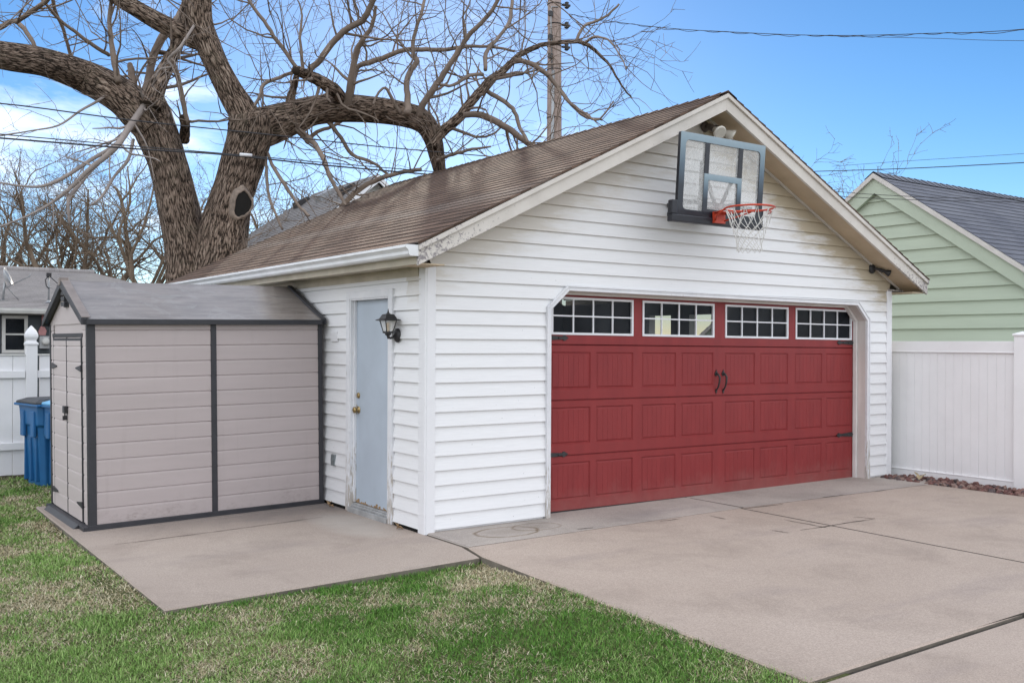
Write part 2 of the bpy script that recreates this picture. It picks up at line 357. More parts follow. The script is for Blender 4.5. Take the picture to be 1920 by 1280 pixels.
# ------------------------------------------------------------------ mesh building
class MB:
    def __init__(s): s.v = []; s.f = []; s.mi = []; s.uv = []; s.sm = []
    def add(s, verts, faces, mi=0, uvs=None, smooth=False):
        o = len(s.v); s.v += [tuple(p) for p in verts]
        for k, f in enumerate(faces):
            s.f.append([i+o for i in f]); s.mi.append(mi); s.sm.append(smooth)
            s.uv.append(uvs[k] if uvs else [(0, 0)]*len(f))
    def quad(s, a, b, c, d, mi=0, uv=None): s.add([a, b, c, d], [[0, 1, 2, 3]], mi, [uv] if uv else None)
    def poly(s, pts, mi=0, uv=None): s.add(pts, [list(range(len(pts)))], mi, [uv] if uv else None)
    def box(s, x0, x1, y0, y1, z0, z1, mi=0):
        v = [(x, y, z) for z in (z0, z1) for y in (y0, y1) for x in (x0, x1)]
        s.add(v, [[0, 2, 3, 1], [4, 5, 7, 6], [0, 1, 5, 4], [2, 6, 7, 3], [0, 4, 6, 2], [1, 3, 7, 5]], mi)
    def bar(s, p, q, w, h, up=(0, 0, 1), mi=0):
        p = Vector(p); q = Vector(q); d = (q-p).normalized(); a = d.cross(Vector(up)).normalized(); b = a.cross(d)
        v = []
        for c in (p, q):
            for (i, j) in ((-1, -1), (1, -1), (1, 1), (-1, 1)): v.append(c+a*(i*w/2)+b*(j*h/2))
        s.add(v, [[3, 2, 1, 0], [4, 5, 6, 7], [0, 1, 5, 4], [1, 2, 6, 5], [2, 3, 7, 6], [3, 0, 4, 7]], mi)
    def prism(s, pts, fn, a, b, mi=0):
        """closed 2-D outline pts, fn(u,v,t)->xyz, extruded from t=a to t=b"""
        n = len(pts); v = [fn(u, w, a) for u, w in pts]+[fn(u, w, b) for u, w in pts]
        s.add(v, [list(range(n))[::-1], list(range(n, 2*n))]+[[i, (i+1) % n, n+(i+1) % n, n+i] for i in range(n)], mi)
    def tube(s, pts, rad, n=6, mi=0, caps=True, smooth=True, v0=0.):
        pts = [Vector(p) for p in pts]; k = len(pts)
        if k < 2: return
        if not hasattr(rad, '__len__'): rad = [rad]*k
        ts = []
        for i in range(k):
            t = pts[min(i+1, k-1)]-pts[max(i-1, 0)]
            ts.append(t.normalized() if t.length > 1e-9 else Vector((0, 0, 1)))
        ref = Vector((0, 0, 1)) if abs(ts[0].z) < .9 else Vector((1, 0, 0))
        a = ts[0].cross(ref).normalized(); vs = []; L = [v0]
        for i in range(k):
            a = (a-ts[i]*a.dot(ts[i]))
            a = a.normalized() if a.length > 1e-6 else ts[i].orthogonal().normalized()
            b = ts[i].cross(a)
            for j in range(n):
                th = 2*math.pi*j/n; vs.append(pts[i]+(a*math.cos(th)+b*math.sin(th))*rad[i])
            if i: L.append(L[-1]+(pts[i]-pts[i-1]).length)
        fs = []; us = []; circ = 2*math.pi*max(rad)
        for i in range(k-1):
            for j in range(n):
                j2 = (j+1) % n
                fs.append([i*n+j, i*n+j2, (i+1)*n+j2, (i+1)*n+j])
                us.append([(j/n*circ, L[i]), ((j+1)/n*circ, L[i]), ((j+1)/n*circ, L[i+1]), (j/n*circ, L[i+1])])
        if caps and n > 3:
            fs.append(list(range(n))[::-1]); us.append([(0, 0)]*n); fs.append([(k-1)*n+j for j in range(n)]); us.append([(0, 0)]*n)
        s.add(vs, fs, mi, us, smooth)
    def lathe(s, prof, fn, n=20, mi=0, smooth=True):
        """prof [(r,h)], fn(x,y,h)->xyz"""
        k = len(prof); vs = []
        for r, h in prof:
            for j in range(n): vs.append(fn(r*math.cos(2*math.pi*j/n), r*math.sin(2*math.pi*j/n), h))
        fs = [[i*n+j, i*n+(j+1) % n, (i+1)*n+(j+1) % n, (i+1)*n+j] for i in range(k-1) for j in range(n)]
        s.add(vs, fs, mi, None, smooth)
        s.add([vs[j] for j in range(n)], [list(range(n))[::-1]], mi); s.add([vs[(k-1)*n+j] for j in range(n)], [list(range(n))], mi)
    def build(s, name, mats, parent=None, bevel=0, kind=None, label=None):
        me = bpy.data.meshes.new(name); me.from_pydata(s.v, [], s.f)
        if not isinstance(mats, (list, tuple)): mats = [mats]
        for x in mats: me.materials.append(MT[x] if isinstance(x, str) else x)
        me.polygons.foreach_set('material_index', s.mi); me.polygons.foreach_set('use_smooth', s.sm)
        ul = me.uv_layers.new(name='UVMap'); ul.data.foreach_set('uv', [c for f in s.uv for p in f for c in p])
        me.update()
        o = bpy.data.objects.new(name, me); COL.objects.link(o)
        if parent is not None: attach(o, parent)
        if bevel:
            b = o.modifiers.new('bevel', 'BEVEL'); b.width = bevel; b.segments = 2; b.limit_method = 'ANGLE'; b.angle_limit = R_(40)
        if kind: o['kind'] = kind
        if label: o['label'] = label
        return o
WORLD = {}
def attach(o, parent):
    o.parent = parent; w = WORLD.get(parent.name)
    if w is not None: o.matrix_parent_inverse = w.inverted()
    WORLD[o.name] = Matrix.Identity(4)
def thing(name, label, cat, loc=(0, 0, 0), group=None, rot=0, local=False):
    """Empty at the thing's base; parts are meshed in world coordinates unless local"""
    o = bpy.data.objects.new(name, None); COL.objects.link(o); o.empty_display_size = .2
    o.location = loc; o.rotation_euler = (0, 0, rot); o['label'] = label; o['category'] = cat
    if group: o['group'] = group
    if not local: WORLD[o.name] = Matrix.Translation(loc)
    return o
def tag(o, label, cat, group=None, kind=None):
    o['label'] = label; o['category'] = cat
    if group: o['group'] = group
    if kind: o['kind'] = kind
    return o
def copy_tree(o, parent=None):
    c = o.copy(); COL.objects.link(c)
    if parent is not None: c.parent = parent
    for ch in list(o.children): copy_tree(ch, c)
    return c

# ------------------------------------------------------------------ dimensions
W, H, L = 6.70, 2.26, 6.35
E, O = .27, .33                 # eave and rake overhang
ZR, ZE, SL = 4.142, 2.39, (4.142-2.39)/3.62
XR = W/2
def roof_z(x): return ZR-SL*abs(x-XR)
CO = .1250                      # siding course
DG = -.02                       # driveway level

# ------------------------------------------------------------------ setting: ground, slabs
mb = MB(); g = 4
gx = [-400, -60, -14, -8]+[-7+.35*i for i in range(26)]+[3, 8, 20, 60, 400]
gy = [-400, -60, -12, -7]+[-6+.35*i for i in range(40)]+[9, 14, 30, 80, 400]
vs = []
for y in gy:
    for x in gx:
        z = -.070+.016*max(x, -3.2)+.030*min(max((x+1.7)/1.1, 0), 1)*min(max((-1.15-y)/.6, 0), 1)+.008*math.sin(x*1.7+y)+.008*math.sin(y*2.1-x*.6) if abs(x) < 9 and -8 < y < 9 else -.11
        if x > .1 and y > -7: z = -.14
        vs.append((x, y, z))
n = len(gx)
mb.add(vs, [[j*n+i, j*n+i+1, (j+1)*n+i+1, (j+1)*n+i] for j in range(len(gy)-1) for i in range(n-1)], 0, None, True)
mb.build('ground', 'soil', kind='structure')

def slab(mb, pts, top, bot, mi=0, bev=.010, side=2):
    """bevelled concrete slab over a convex outline; top(x,y)->z"""
    c = Vector((sum(p[0] for p in pts)/len(pts), sum(p[1] for p in pts)/len(pts)))
    def ins(p, d):
        q = Vector(p); v = (c-q); return q+v.normalized()*d*1.3
    n = len(pts); inn = [ins(p, bev) for p in pts]
    mi2 = side if side is not None else mi
    v = [(p[0], p[1], bot) for p in pts]+[(p[0], p[1], top(*p)-bev) for p in pts]+[(p[0], p[1], top(*p)) for p in inn]
    f = [list(range(2*n, 3*n))]; f2 = []
    for i in range(n):
        j = (i+1) % n; f2.append([i, j, n+j, n+i]); f.append([n+i, n+j, 2*n+j, 2*n+i])
    mb.add(v, f, mi); mb.add(v, f2, mi2)
def ong(px, py, z):
    d = F_+RT*((px-PX)/FPX)-UP*((py-PY)/FPX); return CAM+d*((z-CAM.z)/d.z)
cr = random.Random(3)
def crack(mb, a, b, top, wd):
    p = ong(*a, -.03); q = ong(*b, -.03); L_ = (q-p).length; nseg = max(9, int(L_/.07)); prev = None
    dv = (q-p); nrm = Vector((-dv.y, dv.x, 0)).normalized(); wob = 0
    for i in range(nseg+1):
        t = i/nseg; wob = .8*wob+cr.uniform(-.006, .006); c = p+dv*t+nrm*wob; w = wd*.5*math.sin(math.pi*min(max(t, .08), .92))**.4*cr.uniform(.5, 1.2)
        c.z = 0; u_, v_ = c-nrm*w, c+nrm*w; u_.z = top(u_.x, u_.y)+.003; v_.z = top(v_.x, v_.y)+.003
        if prev: mb.quad(prev[0], u_, v_, prev[1], 1)
        prev = (u_, v_)
flat = lambda x, y: DG
pz = lambda x, y: -.03+.0165*x
mb = MB()
slab(mb, [(-2.46, -.965), (-.090, -.957), (-.004, -.60), (-.012, 1.78), (-2.46, 1.78)], pz, -.25)
slab(mb, [(-2.46, 1.787), (-.012, 1.787), (-.012, 3.46), (-2.46, 3.46)], pz, -.25)
for a, b in (((215, 1012), (420, 990)), ((400, 992), (606, 968))):
    crack(mb, a, b, pz, .011)
mb.build('patio', ['patio', 'joint', 'slabedge'], kind='structure')
mb = MB()
slab(mb, [(.012, -.66), (3.30, -.60), (3.30, .20), (.012, .20)], flat, -.25)
slab(mb, [(3.320, -.60), (6.74, -.70), (6.74, .20), (3.308, .20)], flat, -.25)
mb.build('driveway_apron', ['apron', 'joint', 'slabedge'], kind='structure')
mb = MB()
slab(mb, [(-.082, -.985), (.0, -.668), (3.25, -.608), (3.16, -4.01), (-.295, -4.06)], flat, -.25)
slab(mb, [(3.272, -.608), (6.40, -.70), (6.40, -4.02), (3.182, -4.02)], flat, -.25)
slab(mb, [(-.31, -4.092), (3.16, -4.036), (3.16, -9), (-.55, -9)], lambda x, y: DG-.012, -.25)
slab(mb, [(3.168, -4.036), (6.4, -4.036), (6.4, -9), (3.168, -9)], lambda x, y: DG-.012, -.25)
# hairline cracks and patch seams
crk = [((1640, 974), (1500, 996)), ((1395, 955), (1468, 947)), ((1470, 976), (1550, 991)), ((1447, 996), (1480, 1001)), ((1600, 971), (1640, 974)), ((1332, 969), (1360, 975)), ((1238, 979), (1275, 975)), ((1082, 994), (1112, 991)), ((1543, 934), (1580, 929)), ((1640, 923), (1660, 920))]
for a, b in crk: crack(mb, a, b, flat, .016)
mb.build('driveway', ['drive', 'joint', 'slabedge'], kind='structure')
mb = MB(); mb.box(.02, 6.38, -4.03, .10, -.3, -.0225); mb.box(-.25, 6.38, -8.9, -4.031, -.3, -.046); mb.box(-2.3, .015, -.9, 3.3, -.3, -.105); mb.build('joint_bed', 'joint', kind='structure')

# ------------------------------------------------------------------ garage
G = thing('garage', 'white sided garage with a red overhead door and brown shingle gable roof', 'garage', (XR, 3.2, 0))
def lap(mb, O_, u, n, strips, th=.012, mi=0, crs=None):
    """lapped boards on a wall: strips of (u0 bottom, u1 bottom, u0 top, u1 top, z0, z1)"""
    O_ = Vector(O_); u = Vector(u); n = Vector(n)
    P = lambda a, z, d: O_+u*a+Vector((0, 0, z))+n*d
    for a0, a1, b0, b1, z0, z1, first in strips:
        zt = z1
        d0, d1 = th, -.009
        if crs:
            zb_ = math.floor((z0+1e-5)/crs)*crs; d0 = th-(th+.009)*(z0-zb_)/crs; d1 = th-(th+.009)*(z1-zb_)/crs
        mb.quad(P(a0, z0, d0), P(a1, z0, d0), P(b1, zt, d1), P(b0, zt, d1), mi)
        if first: mb.quad(P(a0, z0, -.009), P(a1, z0, -.009), P(a1, z0, d0), P(a0, z0, d0), mi)
def roof_u(z, drop=.15):
    t = (ZR-drop-z)/SL; return XR-t, XR+t
def opening(z):
    if z < 1.9: return 1.31, 6.215
    if z < 2.105: k = (z-1.9)*1.1; return 1.31+k, 6.215-k
    return None
mb = MB(); strips = []
zs = [(.0+CO*k, .0+CO*(k+1)) for k in range(33)]
for z0, z1 in zs:
    cuts = [z0]+[c for c in (1.9, 2.105) if z0 < c < z1]+[z1]
    for c0, c1 in zip(cuts, cuts[1:]):
        first = c0 == z0
        if c0 >= 3.985: continue
        c1_ = min(c1, 3.985)
        def bnd(z):
            l, r = .05, W-.05
            if z > 2.21:
                a, b = roof_u(z, .13); l = max(a, -.02) if z > 2.27 else l; r = min(b, W+.02) if z > 2.27 else r
            return l, r
        l0, r0 = bnd(c0); l1, r1 = bnd(c1_)
        zm = (c0+c1_)/2
        if opening(zm):
            o0 = opening(c0+1e-6); o1 = opening(c1_-1e-6)
            strips += [(l0, o0[0], l1, o1[0], c0, c1_, first), (o0[1], r0, o1[1], r1, c0, c1_, first)]
        else: strips.append((l0, r0, l1, r1, c0, c1_, first))
lap(mb, (0, -.008, 0), (1, 0, 0), (0, -1, 0), strips, crs=CO)
# thickness behind
mb.box(.02, 1.28, .004, .12, -.02, 2.2); mb.box(6.25, W-.02, .004, .12, -.02, 2.2); mb.box(1.28, 6.25, .004, .05, 2.14, 2.3)
mb.poly([(0, .05, 2.2), (W, .05, 2.2), (W, .05, 2.3), (XR, .05, ZR-.1), (0, .05, 2.3)])
mb.build('front_wall', 'siding', G)
mb = MB(); strips = []
for k in range(19):
    z0, z1 = CO*k, CO*(k+1)
    if z0 > 2.26: break
    cuts = [z0]+[c for c in (2.05,) if z0 < c < z1]+[z1]
    for c0, c1 in zip(cuts, cuts[1:]):
        f = c0 == z0
        if (c0+c1)/2 < 2.05: strips += [(.05, .56, .05, .56, c0, c1, f), (1.40, L, 1.40, L, c0, c1, f)]
        else: strips.append((.05, L, .05, L, c0, c1, f))
lap(mb, (-.008, 0, 0), (0, 1, 0), (-1, 0, 0), strips, crs=CO)
mb.box(.004, .1, .13, .58, -.0, 2.26); mb.box(.004, .1, 1.38, L, -.0, 2.26); mb.box(.004, .1, .58, 1.38, 2.04, 2.26)
mb.build('side_wall', 'siding', G)
mb = MB()
wy = ((2.75, 3.25), (3.60, 4.10))
ys_ = [.13, wy[0][0], wy[0][1], wy[1][0], wy[1][1], L]
for i_ in range(5):
    if i_ % 2 == 0: mb.box(W-.1, W, ys_[i_], ys_[i_+1], -.02, 2.26)
    else: mb.box(W-.1, W, ys_[i_], ys_[i_+1], -.02, 1.62); mb.box(W-.1, W, ys_[i_], ys_[i_+1], 2.05, 2.26)
mb.box(.1, W-.1, L-.1, L, -.02, 2.26)
mb.poly([(0, L-.02, 2.26), (W, L-.02, 2.26), (XR, L-.02, ZR-.15)]); mb.build('rear_wall', 'siding', G)
for a_, b_ in wy:
    mb = MB(); f_ = .035
    mb.box(W-.11, W+.02, a_-.02, b_+.02, 1.60, 1.60+f_); mb.box(W-.11, W+.02, a_-.02, b_+.02, 2.07-f_, 2.07); mb.box(W-.11, W+.02, a_-.02, a_+.015, 1.60+f_, 2.07-f_); mb.box(W-.11, W+.02, b_-.015, b_+.02, 1.60+f_, 2.07-f_)
    mb.build('side_window', 'frame', G)
mb = MB(); mb.box(.05, W-.05, .16, L-.05, -.06, -.025); mb.build('floor_slab', 'apron', G)
for bx_ in ((.15, 1.27, .03, .14, -.2, .02), (6.26, W-.03, .03, .14, -.2, .02), (.006, .14, .03, L-.02, -.2, -.006)):
    mb = MB(); mb.box(*bx_); mb.build('foundation', 'dark', G)
def corner_post(x, sx):
    mb = MB()
    mb.box(min(x, x-sx*.018), max(x, x-sx*.018), -.020, .085, -.035, 2.262)
    mb.box(min(x, x+sx*.088), max(x, x+sx*.088), -.022, .0, -.036, 2.262)
    mb.build('corner_post', 'white', G, .004)
corner_post(0, 1); corner_post(W, -1)
mb = MB(); mb.box(W, W+.02, .0, .085, -.03, 2.262)
mb.bar((6.62, -.03, 2.268), (6.99, -.03, 2.262), .025, .02); mb.build('trim_cap', 'rake', G)
# roof
mb = MB(); y0, y1 = -O-.02, L+.30
NC = 32; LS = math.hypot(3.62, ZR-ZE); ex = LS/NC
rr = random.Random(5)
for side in (-1, 1):
    for k in range(NC):
        a, b = k*ex, (k+1)*ex+.004
        def P(s, y, up): 
            t = s/LS; x = XR+side*(3.62*(1-t)+.012); z = ZE+(ZR-ZE)*t
            return (x-0*side, y, z+up)
        ny = 22
        for i in range(ny):
            ya = y0+(y1-y0)*i/ny; yb = y0+(y1-y0)*(i+1)/ny
            j0 = .0085+.0006*math.sin(k*3.1+i*1.7); j1 = .0085+.0006*math.sin(k*3.1+(i+1)*1.7)
            uv = [(ya, a), (yb, a), (yb, b), (ya, b)]
            q = [P(a, ya, j0), P(a, yb, j1), P(b, yb, .002), P(b, ya, .002)]
            if side > 0: q = q[::-1]; uv = uv[::-1]
            mb.poly(q, 0, uv)
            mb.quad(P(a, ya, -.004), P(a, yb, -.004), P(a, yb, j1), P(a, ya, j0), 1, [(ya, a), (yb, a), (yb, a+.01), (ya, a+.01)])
        mb.poly([P(a, y0, -.012), P(a, y0, .0125), P(b, y0, .002), P(b, y0, -.012)], 0, [(0, a)]*4)
        mb.poly([P(a, y1, -.012), P(a, y1, .0125), P(b, y1, .002), P(b, y1, -.012)], 0, [(0, a)]*4)
# ridge caps
k = 0; y = y1
while y > y0:
    ya = max(y-.15, y0)
    for side in (-1, 1):
        q = [(XR, y, ZR+.010), (XR, ya, ZR+.020), (XR+side*.13, ya, ZR+.020-.13*SL), (XR+side*.13, y, ZR+.010-.13*SL)]
        mb.poly(q if side < 0 else q[::-1], 0, [(y, 0), (ya, 0), (ya, .12), (y, .12)])
        mb.quad((XR, ya, ZR+.020), (XR, ya, ZR), (XR+side*.13, ya, ZR-.13*SL), (XR+side*.13, ya, ZR+.020-.13*SL), 0, [(0, 0)]*4)
    y = ya
# deck underside
for side in (-1, 1):
    xe = XR+side*3.61
    mb.quad((XR, y0, ZR-.013), (xe, y0, ZE-.013), (xe, y1, ZE-.013), (XR, y1, ZR-.013), 0, [(0, 0)]*4)
roof = mb.build('roof', ['shingle', 'buttshade'], G)
# rake boards : wide board and a slim upper board, each side, mitred at the ridge
for side in (-1, 1):
    mb = MB()
    for (d0, d1, ya, yb) in ((.012, .055, -O-.022, -O+.03), (.056, .178, -O, -O+.03)):
        xo = XR+side*3.62
        pts = [(XR, ZR-d0), (xo, ZE-d0), (xo, ZE-d1), (XR, ZR-d1)]
        mb.prism(pts, lambda u, w, t: (u, t, w), ya, yb)
    mb.build('rake_board', 'rake', G, .002)
    mb = MB(); xo = XR+side*3.60; xw = XR+side*(3.35+.26)
    a = .150
    mb.quad((XR, -O+.03, ZR-a), (xo, -O+.03, ZE-a+.01), (xo, .02, ZE-a+.01), (XR, .02, ZR-a))
    # eave box end
    mb.box(min(xo, XR+side*3.35), max(xo, XR+side*3.35), -O+.032, .0, ZE-.165, ZE-.155)
    mb.build('soffit', 'soffit', G)
    mb = MB(); a = .172
    p = (XR+side*.02, -.022, ZR-a); q = (XR+side*3.5, -.022, ZR-a-SL*3.48)
    mb.bar(p, q, .022, .020); mb.build('siding_channel', 'rakelite', G)
# left eave : fascia, soffit, gutter ; right eave fascia
mb = MB(); mb.box(-E+.0, -E+.022, -O+.032, L+.25, ZE-.165, ZE-.02)
mb.build('fascia', 'fascia', G); mb = MB()
mb.box(W+E-.022, W+E, -O+.032, L+.25, ZE-.165, ZE-.02)
mb.build('fascia', 'fascia', G)
mb = MB(); mb.box(-E+.024, -.014, .0, L+.2, ZE-.150, ZE-.142); mb.box(-.022, -.004, .09, L, 2.16, ZE-.152); mb.build('eave_soffit', 'fascia', G)
mb = MB(); mb.box(W, W+E-.024, .0, L+.2, ZE-.150, ZE-.142); mb.build('eave_soffit', 'fascia', G)
mb = MB(); gx0 = -E-.002
prof = [(gx0, 2.375), (gx0, 2.285), (gx0-.075, 2.285), (gx0-.088, 2.300), (gx0-.090, 2.325), (gx0-.105, 2.342), (gx0-.118, 2.352), (gx0-.118, 2.372), (gx0-.108, 2.375), (gx0-.108, 2.360), (gx0-.098, 2.346), (gx0-.082, 2.330), (gx0-.080, 2.304), (gx0-.072, 2.293), (gx0-.008, 2.293), (gx0-.008, 2.375)]
mb.prism(prof, lambda u, w, t: (u, t, w), -O-.0, L+.27)
cap = prof[:9]
mb.prism(cap, lambda u, w, t: (u, t, w), -O-.006, -O+.004); mb.prism(cap, lambda u, w, t: (u, t, w), L+.262, L+.274)
mb.build('gutter', 'gutter', G)

# garage door trim
def ring(mb, outer, inner, ya, yb, mi=0):
    n = len(outer)
    for i in range(n-1):
        o0, o1, i0, i1 = outer[i], outer[i+1], inner[i], inner[i+1]
        v = [(p[0], y, p[1]) for y in (ya, yb) for p in (o0, o1, i1, i0)]
        mb.add(v, [[0, 1, 2, 3], [7, 6, 5, 4], [0, 4, 5, 1], [3, 2, 6, 7], [0, 3, 7, 4], [1, 5, 6, 2]], mi)
out = [(1.283, -.02), (1.283, 1.925), (1.53, 2.135), (6.02, 2.115), (6.248, 1.905), (6.248, -.03)]
def inset(path, d):
    res = []
    for i, p in enumerate(path):
        p = Vector(p)
        d0 = (p-Vector(path[i-1])).normalized() if i else None; d1 = (Vector(path[i+1])-p).normalized() if i < len(path)-1 else None
        n0 = Vector((d0.y, -d0.x)) if d0 else None; n1 = Vector((d1.y, -d1.x)) if d1 else None
        if n0 is None: q = p+n1*d
        elif n1 is None: q = p+n0*d
        else: b = (n0+n1).normalized(); q = p+b*d/b.dot(n0)
        res.append((q.x, q.y))
    return res
mb = MB(); ring(mb, out, inset(out, .018), -.040, -.001); ring(mb, inset(out, .019), inset(out, .052), -.033, -.001)
mb.build('door_trim', 'trim', G, .003)
mb = MB(); ring(mb, inset(out, .040), inset(out, .053), -.0005, .10, 1); ring(mb, inset(out, .040), inset(out, .078), .104, .150, 0)
mb.build('door_jamb', ['jamb', 'jambwood'], G, .002)

# overhead door
D = .157
DT = math.atan(.028/4.88)
def DP(x, y, z): return (x, y, z-.010-(x-1.33)*math.tan(DT))
cols = [(1.485, 1.975), (2.05, 2.54), (2.66, 3.147), (3.23, 3.712), (3.896, 4.385), (4.474, 4.956), (5.08, 5.582), (5.664, 6.152)]
rows = [(.107, .462), (.637, .992), (1.166, 1.521)]
wins = [(1.485, 2.527), (2.666, 3.711), (3.897, 4.945), (5.09, 6.142)]
S = .53
mb = MB()
def dq(x0, x1, z0, z1, y=D): mb.quad(DP(x0, y, z0), DP(x1, y, z0), DP(x1, y, z1), DP(x0, y, z1))
def bridge(a, ya, b, yb):
    (x0, x1, z0, z1), (X0, X1, Z0, Z1) = a, b
    A = [DP(x0, ya, z0), DP(x1, ya, z0), DP(x1, ya, z1), DP(x0, ya, z1)]; B = [DP(X0, yb, Z0), DP(X1, yb, Z0), DP(X1, yb, Z1), DP(X0, yb, Z1)]
    for i in range(4): mb.quad(A[i], A[(i+1) % 4], B[(i+1) % 4], B[i])
def sh(r, d): return (r[0]+d, r[1]-d, r[2]+d, r[3]-d)
XL, XRR = 1.24, 6.29
for k in range(4):
    zb, zt = S*k+.003, S*(k+1)-.003
    holes = [(a, b)+rows[k] for a, b in cols] if k < 3 else [(a, b, 1.692, 2.042) for a, b in wins]
    dq(XL, XRR, zb+.004, holes[0][2]); dq(XL, XRR, holes[0][3], zt-.004)
    xs = XL
    for h in holes: dq(xs, h[0], h[2], h[3]); xs = h[1]
    dq(xs, XRR, holes[0][2], holes[0][3])
    for za, zc in ((zb+.004, zb), (zt-.004, zt)):
        a_, b_ = ((DP(XL, D, za), DP(XRR, D, za)), (DP(XL, D+.014, zc), DP(XRR, D+.014, zc)))
        mb.quad(a_[0], a_[1], b_[1], b_[0])
    if k < 3:
        for h in holes:
            r1, r2, r3 = sh(h, .007), sh(h, .014), sh(h, .024)
            bridge(h, D, r1, D+.010); bridge(r1, D+.010, r2, D+.010); bridge(r2, D+.010, r3, D+.003)
            nb = 7; x0, x1, z0, z1 = r3; wd = (x1-x0)/nb; gv = .003
            for i in range(nb):
                a = x0+i*wd; b = a+wd
                dq(a if i == 0 else a+gv, b if i == nb-1 else b-gv, z0, z1, D+.003)
                if i:
                    mb.quad(DP(a-gv, D+.003, z0), DP(a, D+.0055, z0), DP(a, D+.0055, z1), DP(a-gv, D+.003, z1))
                    mb.quad(DP(a, D+.0055, z0), DP(a+gv, D+.003, z0), DP(a+gv, D+.003, z1), DP(a, D+.0055, z1))
    else:
        for h in holes: bridge(h, D, sh(h, .004), D+.03)
mb.quad(DP(XL, D+.0145, 0), DP(XRR, D+.0145, 0), DP(XRR, D+.0145, 1.59), DP(XL, D+.0145, 1.59))
mb.quad(DP(XL, D+.05, 0), DP(XRR, D+.05, 0), DP(XRR, D+.05, 1.60), DP(XL, D+.05, 1.60))
GD = mb.build('garage_door', 'red', G)
mb = MB(); mb.bar(DP(XL, D+.012, -.004), DP(XRR, D+.012, -.004), .012, .012); mb.build('bottom_seal', 'iron', GD)
for a, b in wins:
    mb = MB(); z0, z1 = 1.692, 2.042; fw = .022
    def wb(x0, x1, za, zb_, ya, yb, mi=0):
        v = [DP(x, y, z) for z in (za, zb_) for y in (ya, yb) for x in (x0, x1)]
        mb.add(v, [[0, 2, 3, 1], [4, 5, 7, 6], [0, 1, 5, 4], [2, 6, 7, 3], [0, 4, 6, 2], [1, 3, 7, 5]], mi)
    a_, b_ = a-.006, b+.006; z0_, z1_ = z0-.006, z1+.006
    wb(a_, b_, z0_, z0_+fw, D-.009, D+.012); wb(a_, b_, z1_-fw, z1_, D-.009, D+.012)
    wb(a_, a_+fw, z0_+fw, z1_-fw, D-.009, D+.012); wb(b_-fw, b_, z0_+fw, z1_-fw, D-.009, D+.012)
    for i in (1, 2, 3):
        xm = a_+fw+(b_-a_-2*fw)*i/4; wb(xm-.007, xm+.007, z0_+fw, z1_-fw, D-.004, D+.011)
    zm = (z0+z1)/2; wb(a_+fw, b_-fw, zm-.007, zm+.007, D-.0055, D+.0105)
    w = mb.build('window', 'frame', GD)
    mb = MB(); wb(a_+.01, b_-.01, z0_+.01, z1_-.01, D+.014, D+.018); mb.build('pane', 'glass', w)
# strap hinges and pull handles
def strap(x0, z, dirx):
    mb = MB(); Ls = .36
    pts = [(0, -.030), (.22, -.017), (.285, -.013), (.30, -.026), (.315, -.026), (.36, 0), (.315, .026), (.30, .026), (.285, .013), (.22, .017), (0, .030)]
    mb.prism([(x0+dirx*u, z+w) for u, w in pts], lambda u, w, t: DP(u, t, w), D-.010, D-.001)
    for u in (.04, .14, .24): mb.lathe([(.010, 0), (.010, .004), (.004, .008)], lambda x, y, h, u=u: DP(x0+dirx*u+x, D-.010-h, z+y), 8)
    mb.build('strap_hinge', 'iron', GD)
strap(1.33, 1.655, 1); strap(1.33, .545, 1); strap(6.215, 1.655, -1); strap(6.215, .540, -1)
for x in (3.752, 3.862):
    mb = MB(); zc = 1.215
    mb.tube([DP(x, D-.004, zc+.085), DP(x, D-.03, zc+.075), DP(x, D-.055, zc+.045), DP(x, D-.05, zc-.01), DP(x, D-.035, zc-.06), DP(x, D-.015, zc-.09), DP(x, D-.004, zc-.10)], [.009, .011, .011, .010, .009, .008, .008], 8)
    sp = [(0, .125), (.012, .10), (.026, .085), (.018, .065), (0, .055), (-.018, .065), (-.026, .085), (-.012, .10)]
    mb.prism([(x+u, zc+w) for u, w in sp], lambda u, w, t: DP(u, t, w), D-.009, D-.001)
    sp2 = [(0, -.135), (.012, -.11), (.013, -.095), (0, -.08), (-.013, -.095), (-.012, -.11)]
    mb.prism([(x+u, zc+w) for u, w in sp2], lambda u, w, t: DP(u, t, w), D-.009, D-.001)
    mb.build('pull_handle', 'iron', GD)

# side door, in the left wall
mb = MB()
for (a, b, z0, z1) in ((.522, .592, -.03, 2.075), (1.362, 1.432, -.03, 2.075), (.592, 1.362, 2.005, 2.075)):
    mb.box(-.036, -.002, a, b, z0, z1)
mb.box(-.030, .06, 1.345, 1.3615, -.02, 2.0045); mb.box(-.030, .06, .5925, .609, -.02, 2.0045); mb.box(-.030, .06, .609, 1.345, 1.990, 2.0045)
mb.box(.0, .03, 1.325, 1.3445, .06, 1.99)
mb.build('door_casing', 'trim', G, .003)
mb = MB(); mb.box(.03, .07, .596, 1.342, .055, 1.989); SD = mb.build('side_door', 'steel', G, .004)
mb = MB()
for z, r in ((.945, .030), (1.083, .026)):
    yk = 1.285
    prof = [(.034, 0), (.034, .006), (.014, .010), (.012, .030), (r, .038), (r, .052), (r*.5, .060)] if z < 1 else [(.028, 0), (.028, .008), (.022, .014), (.012, .016)]
    mb = MB(); mb.lathe(prof, lambda x, y, h, z=z: (.03-h, yk+x, z+y), 14)
    mb.build('door_knob' if z < 1 else 'deadbolt', 'brass', SD)
mb = MB(); mb.box(.026, .0298, 1.318, 1.3245, .90, .99); mb.build('strike_plate', 'brass', SD)
mb = MB(); mb.box(-.05, .06, .60, 1.36, -.045, .018); mb.box(-.02, .07, .61, 1.344, .0185, .040); mb.box(.0, .06, .61, 1.344, .0405, .052); mb.build('threshold', 'sill', G, .004)
